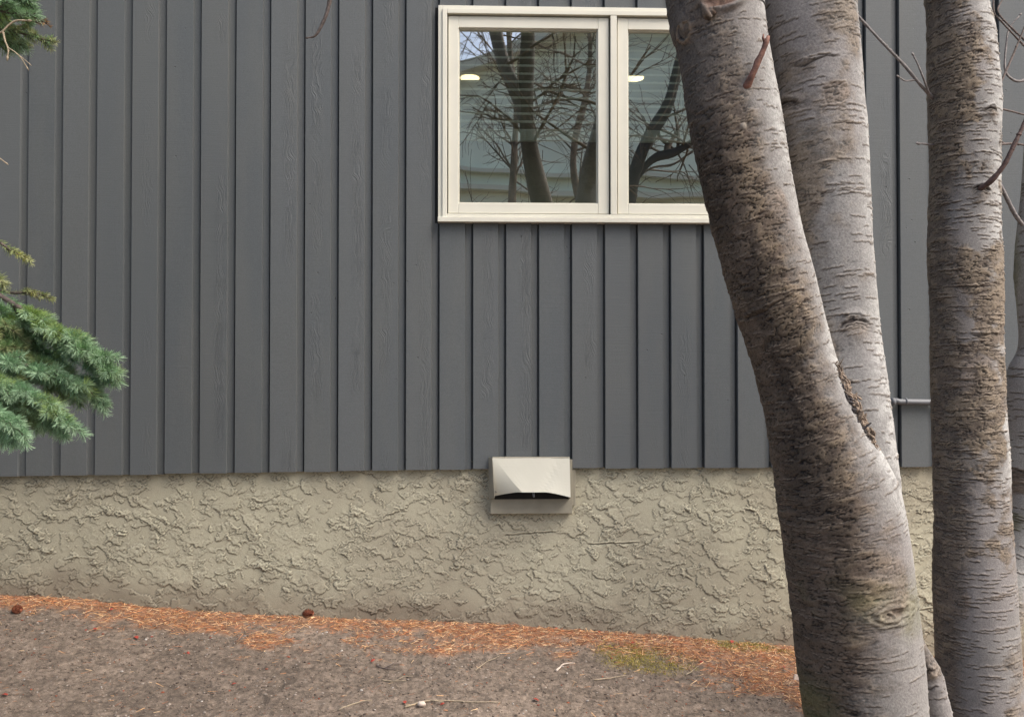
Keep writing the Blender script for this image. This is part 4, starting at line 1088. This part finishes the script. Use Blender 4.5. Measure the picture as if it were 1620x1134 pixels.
# ------------------------------------------------------------------ conifer at the left
def conifer():
    YK = -1.22
    root_p = at(-560, 1134, YK-.1)
    gb = float(gh(root_p[0], root_p[1]))
    tr = empty('fir_tree', (root_p[0], root_p[1], gb), 'blue green fir tree reaching its needled boughs in from the left edge', 'tree')
    mb = MB(); cx, cy = root_p[0], root_p[1]
    mb.tube([(cx, cy, gb-.1), (cx, cy, gb+.3), (cx+.02, cy, gb+2), (cx, cy+.02, gb+4.2), (cx, cy, gb+5.4)], [.17, .13, .11, .06, .015], 14)
    mb.build('trunk', M['darktrunk'], tr, True)
    r = np.random.default_rng(31)
    gid = [0]; NDEN = [1.5]
    def needles_on(S, rr_len, dens, colr, tipc, N):
        """needles all round a twig path S"""
        seg = np.diff(S, axis=0); ln = np.linalg.norm(seg, axis=1); L = ln.sum()
        n = max(6, int(L*dens*NDEN[0])); t = r.random(n)**.85
        t = np.concatenate([t, np.ones(int(14))*r.uniform(.93, 1, 14)]); n = len(t)
        cum = np.concatenate([[0], np.cumsum(ln)])/L
        P = np.stack([np.interp(t, cum, S[:, k]) for k in range(3)], 1)
        j = np.clip(np.searchsorted(cum, t)-1, 0, len(seg)-1); T = seg[j]/(ln[j][:, None]+1e-9)
        ran = r.normal(size=(n, 3)); ran[:, 2] += .35; rad = ran-T*(ran*T).sum(1)[:, None]; rad /= np.linalg.norm(rad, axis=1)[:, None]+1e-9
        a = np.radians(r.uniform(38, 72, n))*np.where(t > .92, .75, 1); Dv = T*np.cos(a)[:, None]+rad*np.sin(a)[:, None]
        Ln = rr_len*r.uniform(.7, 1.15, n)
        cc = colr*(1-t[:, None]**3)+tipc*t[:, None]**3
        cc = cc*r.uniform(.65, 1.3, (n, 1))
        N.append((P+Dv*Ln[:, None]/2, Dv, Ln, r.uniform(.0010, .0017, n), cc))
    def bough(axis, nside, slen, colr, tipc, droop=.25, dens=1500, th=.007, nl=.027, skip=0., tipsplit=True):
        gid[0] += 1
        N = []; W = MB()
        S = smooth_path(axis, 24)
        W.tube(S, list(np.linspace(th, .0016, 24)), 6)
        needles_on(S[8:], nl, dens*.8, colr, tipc, N)
        L = len(S)
        for k in range(nside):
            f = skip+(1-skip)*(k+.5)/nside; i = min(L-2, int(f*(L-1))); T = S[i+1]-S[i]; T /= np.linalg.norm(T)
            side = 1 if k % 2 else -1
            lat = np.cross(T, [0, .55, 1]); lat /= np.linalg.norm(lat)
            lat = lat*side+r.normal(0, .28, 3); dirv = T*r.uniform(.75, 1.05)+lat*.75; dirv /= np.linalg.norm(dirv)
            l = slen*(1.05-.72*f)*r.uniform(.7, 1.15)
            p0 = S[i]; p1 = p0+dirv*l*.5+np.array([0, 0, -droop*l*.18]); p2 = p0+dirv*l+np.array([0, 0, -droop*l*.6])
            s = smooth_path([p0, p1, p2], 8); W.tube(s, list(np.linspace(.0028, .0012, 8)), 5)
            v = r.uniform(0, 1); c = colr*(1+.25*(v-.5)); 
            if r.random() < .2: c = c*np.array([1.35, 1.08, .55])
            needles_on(s, nl, dens, c, tipc, N)
            if l > .06:
                for m in (-1, 1, -1, 1):
                    f2 = r.uniform(.25, .85); q0 = p0+(p2-p0)*f2; dd = dirv*.8+np.cross(dirv, [0, .4, 1])*m*.7+r.normal(0, .2, 3); dd /= np.linalg.norm(dd)
                    l2 = l*r.uniform(.28, .5); s2 = smooth_path([q0, q0+dd*l2*.6, q0+dd*l2+np.array([0, 0, -droop*l2*.5])], 5)
                    W.tube(s2, list(np.linspace(.0018, .001, 5)), 4)
                    needles_on(s2, nl*.95, dens, c, tipc, N)
        b = W.build('bough', M['wood'], tr, True)
        P = [np.concatenate([x[k] for x in N]) for k in range(5)]
        V, Fc, cc = ribbons(P[0], P[1], P[2], P[3], P[4], gid[0])
        mesh_obj('needles', V, Fc, M['needles'], b, False, cc)
    G = np.array([.21, .37, .16]); BG = np.array([.22, .38, .21]); TIP = np.array([.38, .54, .35]); YG_ = np.array([.30, .37, .13]); YT = np.array([.50, .52, .26])
    A = lambda a, b, dy=0: at(a, b, YK+dy)
    # main lower mass
    bough([A(-420, 250, .1), A(-120, 395), A(20, 480), (A(90, 522)), A(138, 556, -.02), A(182, 588, -.03)], 22, .17, G, TIP, .35, 1900, .012, skip=.42)
    bough([A(-420, 330, .1), A(-130, 450, .06), A(10, 540, .06), A(80, 580, .05), A(132, 606, .05), A(160, 632, .04)], 18, .16, BG, TIP, .5, 1800, .011, skip=.45)
    bough([A(-420, 420, -.1), A(-130, 520, -.08), A(-20, 590, -.08), A(50, 625, -.08), A(105, 665, -.08)], 18, .17, BG, TIP*1.05, .5, 1800, .011, skip=.4)
    bough([A(-420, 450, -.05), A(-150, 560, -.13), A(-50, 620, -.14), A(0, 655, -.14), A(36, 690, -.14)], 14, .13, BG*1.1, TIP*1.15, .5, 1900, .010, skip=.4)
    bough([A(-420, 360, .0), A(-120, 440, .0), A(-20, 505, .02), A(40, 560, .02), A(110, 590, .02)], 16, .15, G*.9, YT*.7, .4, 1800, .010, skip=.4)
    bough([A(-300, 420, -.02), A(-100, 540, -.04), A(-10, 600, -.03), A(60, 640, -.03), A(90, 655, -.03)], 14, .13, YG_*.9, TIP, .4, 1800, .009, skip=.3)
    bough([A(-420, 380, .08), A(-120, 480, .10), A(-30, 520, .10), (A(30, 548, .10)), A(70, 560, .09)], 16, .17, G, TIP*.8, .4, 1800, .010, skip=.42)
    bough([A(-420, 480, .06), A(-140, 560, .05), A(-40, 590, .05), (A(10, 618, .05)), A(60, 672, .05)], 16, .16, BG*.9, TIP, .4, 1800, .010, skip=.42)
    bough([A(-420, 320, .02), A(-120, 430, .05), A(-20, 480, .05), (A(40, 520, .05)), A(110, 548, .04)], 18, .13, G, TIP*.8, .3, 1900, .010, skip=.42)
    bough([A(-420, 400, -.06), A(-120, 520, -.06), A(-10, 560, -.05), (A(80, 590, -.04)), A(140, 612, -.04)], 18, .11, BG, TIP, .5, 1900, .010, skip=.5)
    bough([A(-420, 340, .0), A(-120, 440, .0), A(-60, 480, .0), A(-10, 530, .0), A(45, 590, .0)], 16, .16, YG_*.85, YT*.8, .4, 1900, .009, skip=.35)
    bough([A(-420, 420, .02), A(-140, 540, .02), A(-60, 590, .02), A(-10, 640, .02), A(20, 670, .02)], 16, .13, G, TIP*.9, .4, 1900, .009, skip=.35)
    # small sprigs above it
    bough([A(-420, 180, .05), A(-100, 330, .03), A(-10, 378, .03), A(20, 398, .02), A(48, 412, .02)], 7, .05, YG_, YT, .2, 1300, .008, nl=.016, skip=.62)
    bough([A(-420, 300, .12), A(-100, 435, .1), A(10, 462, .1), A(50, 462, .1), A(84, 474, .1)], 8, .06, YG_*.8, YT, .2, 1000, .007, nl=.015, skip=.6)
    bough([A(-300, 280, .02), A(-80, 400, .02), A(-20, 430, .02), A(8, 450, .02)], 5, .05, YG_, YT*.8, .3, 1300, .007, skip=.5)
    # upper left cluster, thinner
    bough([A(-420, -120, .1), A(-120, -40, .05), A(-20, -5, .04), A(25, 0, .03), A(45, 4, .03)], 12, .10, G, TIP, .3, 1900, .010, skip=.5)
    bough([A(-420, -60, .0), A(-120, 10, .0), A(-20, 40, .0), A(30, 52, .0), A(88, 68, -.01)], 14, .085, G, YT*.85, .3, 1700, .009, nl=.017, skip=.5)
    bough([A(-420, -30, .04), A(-120, 30, .04), A(-20, 60, .04), A(10, 66, .04), A(35, 72, .03)], 9, .07, G*.9, TIP*.8, .3, 1700, .008, skip=.5)
    bough([A(-420, -100, -.05), A(-120, -20, -.04), A(-20, 12, -.04), A(20, 22, -.04), A(52, 26, -.04)], 14, .09, G, TIP*.9, .3, 1900, .009, nl=.019, skip=.45)
    bough([A(10, 45, .02), A(40, 40, .01), A(60, 34, .01), A(74, 36, .01)], 5, .035, np.array([.24, .14, .06]), np.array([.36, .22, .10]), .2, 900, .006, nl=.012, skip=.2)
    NDEN[0] = 1.0
    # rest of the crown, outside the picture, thickened to shade the left of the wall
    for k in range(120):
        h = r.uniform(.5, 5.0); a = r.uniform(0, 6.28); 
        reach = (5.4-h)*.36+.3
        dx, dy = math.cos(a), math.sin(a)
        x_end = cx+dx*reach
        lim = at(-40, 500, cy+dy*reach)[0] if cy+dy*reach < 0 else -9
        if cy+dy*reach > -.05: reach = min(reach, max(.2, (-.1-cy)/max(dy, .01)))
        x_end = cx+dx*reach; lim = at(-70, 500, cy+dy*reach)[0]-.12
        if x_end > lim: reach *= max(.15, (lim-cx)/max(.01, x_end-cx))
        if reach < .25: continue
        p = [np.array([cx, cy, gb+h]), np.array([cx+dx*reach*.5, cy+dy*reach*.5, gb+h-.03]), np.array([cx+dx*reach, cy+dy*reach, gb+h-.18*reach])]
        bough(p, 12, .34, G, TIP*.8, .3, 380, .012, nl=.034, skip=.1)
    # pale dead twig
    for pts, a, b in (([(-60, 52), (-5, 52), (4, 50), (14, 40), (26, 33), (44, 33)], .0030, .0022), ([(5, 51), (8, 65), (13, 78), (12, 90)], .0026, .0022), ([(13, 76), (24, 83), (34, 93), (42, 106)], .0018, .0013), ([(30, 88), (38, 94), (45, 100)], .0012, .001)):
        twig(tr, [(q[0], q[1], YK-.14) for q in pts], a, b, 'tan', name='dead_twig', seed=3)
    twig(tr, [(-40, 235, YK-.1), (-8, 246, YK-.1), (8, 257, YK-.1)], .0022, .0015, 'tan', name='dead_twig', seed=4)
conifer()

# ------------------------------------------------------------------ what the panes mirror: trees and a neighbouring house behind the camera
def mir(px, py, Y):
    P = at(px, py, Y); return np.array([P[0], -P[1], P[2]])
def bare_tree(name, label, mains, Y, seed, ntw, tlen=1.1, mt='darktrunk'):
    r = np.random.default_rng(seed)
    p0 = mir(mains[0][0][0], mains[0][0][1], Y); base = np.array([p0[0], p0[1], float(gh(p0[0], p0[1]))-.05])
    t = empty(name, (base[0], base[1], base[2]+.05), label, 'tree', 'bare trees mirrored in the panes')
    tr = MB(); tw = MB(); starts = []
    for i, m in enumerate(mains):
        P = [mir(q[0], q[1], Y+(q[3] if len(q) > 3 else 0)) for q in m]; R = [q[2] for q in m]
        if i == 0:
            P = [base, base+(P[0]-base)*.5]+P; R = [R[0]*1.5, R[0]*1.1]+R
        A = smooth_path([(*p, q) for p, q in zip(P, R)], 30)
        tr.tube(A[:, :3], list(A[:, 3]), 12)
        starts += [(A[k, :3], A[k+1, :3]-A[k, :3], A[k, 3]) for k in range(8 if i == 0 else 2, 29)]
    def grow(p, d, rad, l, lev):
        n = 6; pts = [p]; dd = d/np.linalg.norm(d)
        for k in range(n):
            dd = dd+r.normal(0, .13, 3)+np.array([0, 0, -.035*lev]); dd /= np.linalg.norm(dd); pts.append(pts[-1]+dd*l/n)
        tw.tube(pts, list(np.linspace(rad, rad*.4, n+1)), 4 if lev else 5, cap=False)
        if lev < 2:
            for k in range(4 if lev == 0 else 3):
                i = r.integers(1, n); nd = dd+r.normal(0, .6, 3); grow(pts[i], nd, rad*.5, l*r.uniform(.4, .75), lev+1)
    for k in range(ntw):
        p, d, rad = starts[r.integers(len(starts))]
        d = d/np.linalg.norm(d)*.5+r.normal(0, .7, 3)*np.array([1, .6, .8]); grow(p, d, min(rad*.4, .016), tlen*r.uniform(.5, 1.3), 0)
    tr.build('trunk', M[mt], t, True); tw.build('branches', M['darktwig'], t, True)
bare_tree('bare_tree', 'dark leaning bare tree mirrored in the right window pane',
    [[(985, 420, .12), (1005, 300, .11), (1030, 230, .09), (1060, 160, .07), (1080, 60, .05)],
     [(1008, 290, .05), (1060, 235, .04), (1120, 200, .03)]], 7.0, 5, 26)
bare_tree('bare_tree', 'pale slender bare tree mirrored at the right of the left window pane',
    [[(925, 430, .07), (918, 330, .065), (905, 250, .055), (915, 150, .045), (930, 40, .03)]], 9.5, 19, 30, 1.3, 'darktwig')
bare_tree('bare_tree', 'thin brown bare tree mirrored at the left of the left window pane',
    [[(800, 420, .06), (805, 320, .055), (812, 250, .05), (818, 130, .04), (800, 20, .03)]], 8.2, 9, 26, 1.4, 'darktwig')
# neighbouring house
nh = empty('neighbour_house', (2, -13, 0), 'pale grey green gabled house mirrored in the window panes', 'house')
yn = 12.5
ex = mir(700, 110, yn)[0]; pk = mir(905, 30, yn); ex2 = pk[0]*2-ex+2.5
ez = mir(725, 118, yn)[2]
mb = MB()
xa, xb, xm = ex, ex2, (ex+ex2)/2
pkz = ez+1.25
vv = [(xa, -yn, -1.5), (xb, -yn, -1.5), (xb, -yn, ez), (xm, -yn, pkz), (xa, -yn, ez)]
mb.v = vv+[(a, -yn-8, c) for a, _, c in vv]
mb.f = [(0, 1, 2, 3, 4), (5, 9, 8, 7, 6), (0, 4, 9, 5), (1, 6, 7, 2), (4, 3, 8, 9), (3, 2, 7, 8), (0, 5, 6, 1)]
mb.build('wall', M['nwall'], nh)
mb = MB()
for (p, q) in (((xa-.5, ez-.4), (xm, pkz)), ((xm, pkz), (xb+.5, ez-.4))):
    n = len(mb.v); th = .22
    mb.v += [(p[0], -yn+.45, p[1]), (q[0], -yn+.45, q[1]), (q[0], -yn+.45, q[1]+th), (p[0], -yn+.45, p[1]+th), (p[0], -yn-8.4, p[1]), (q[0], -yn-8.4, q[1]), (q[0], -yn-8.4, q[1]+th), (p[0], -yn-8.4, p[1]+th)]
    mb.f += [(n, n+3, n+2, n+1), (n+4, n+5, n+6, n+7), (n, n+1, n+5, n+4), (n+3, n+7, n+6, n+2), (n, n+4, n+7, n+3), (n+1, n+2, n+6, n+5)]
mb.build('roof', M['ntrim'], nh)
mb = MB(); zt = mir(900, 300, yn)[2]
mb.box(xa-.3, xb, -yn+.004, -yn+.25, zt-.10, zt); mb.box(xa-.3, xb, -yn+.004, -yn+.18, zt+.28, zt+.36); mb.build('belt_trim', M['ntrim'], nh)

settle()
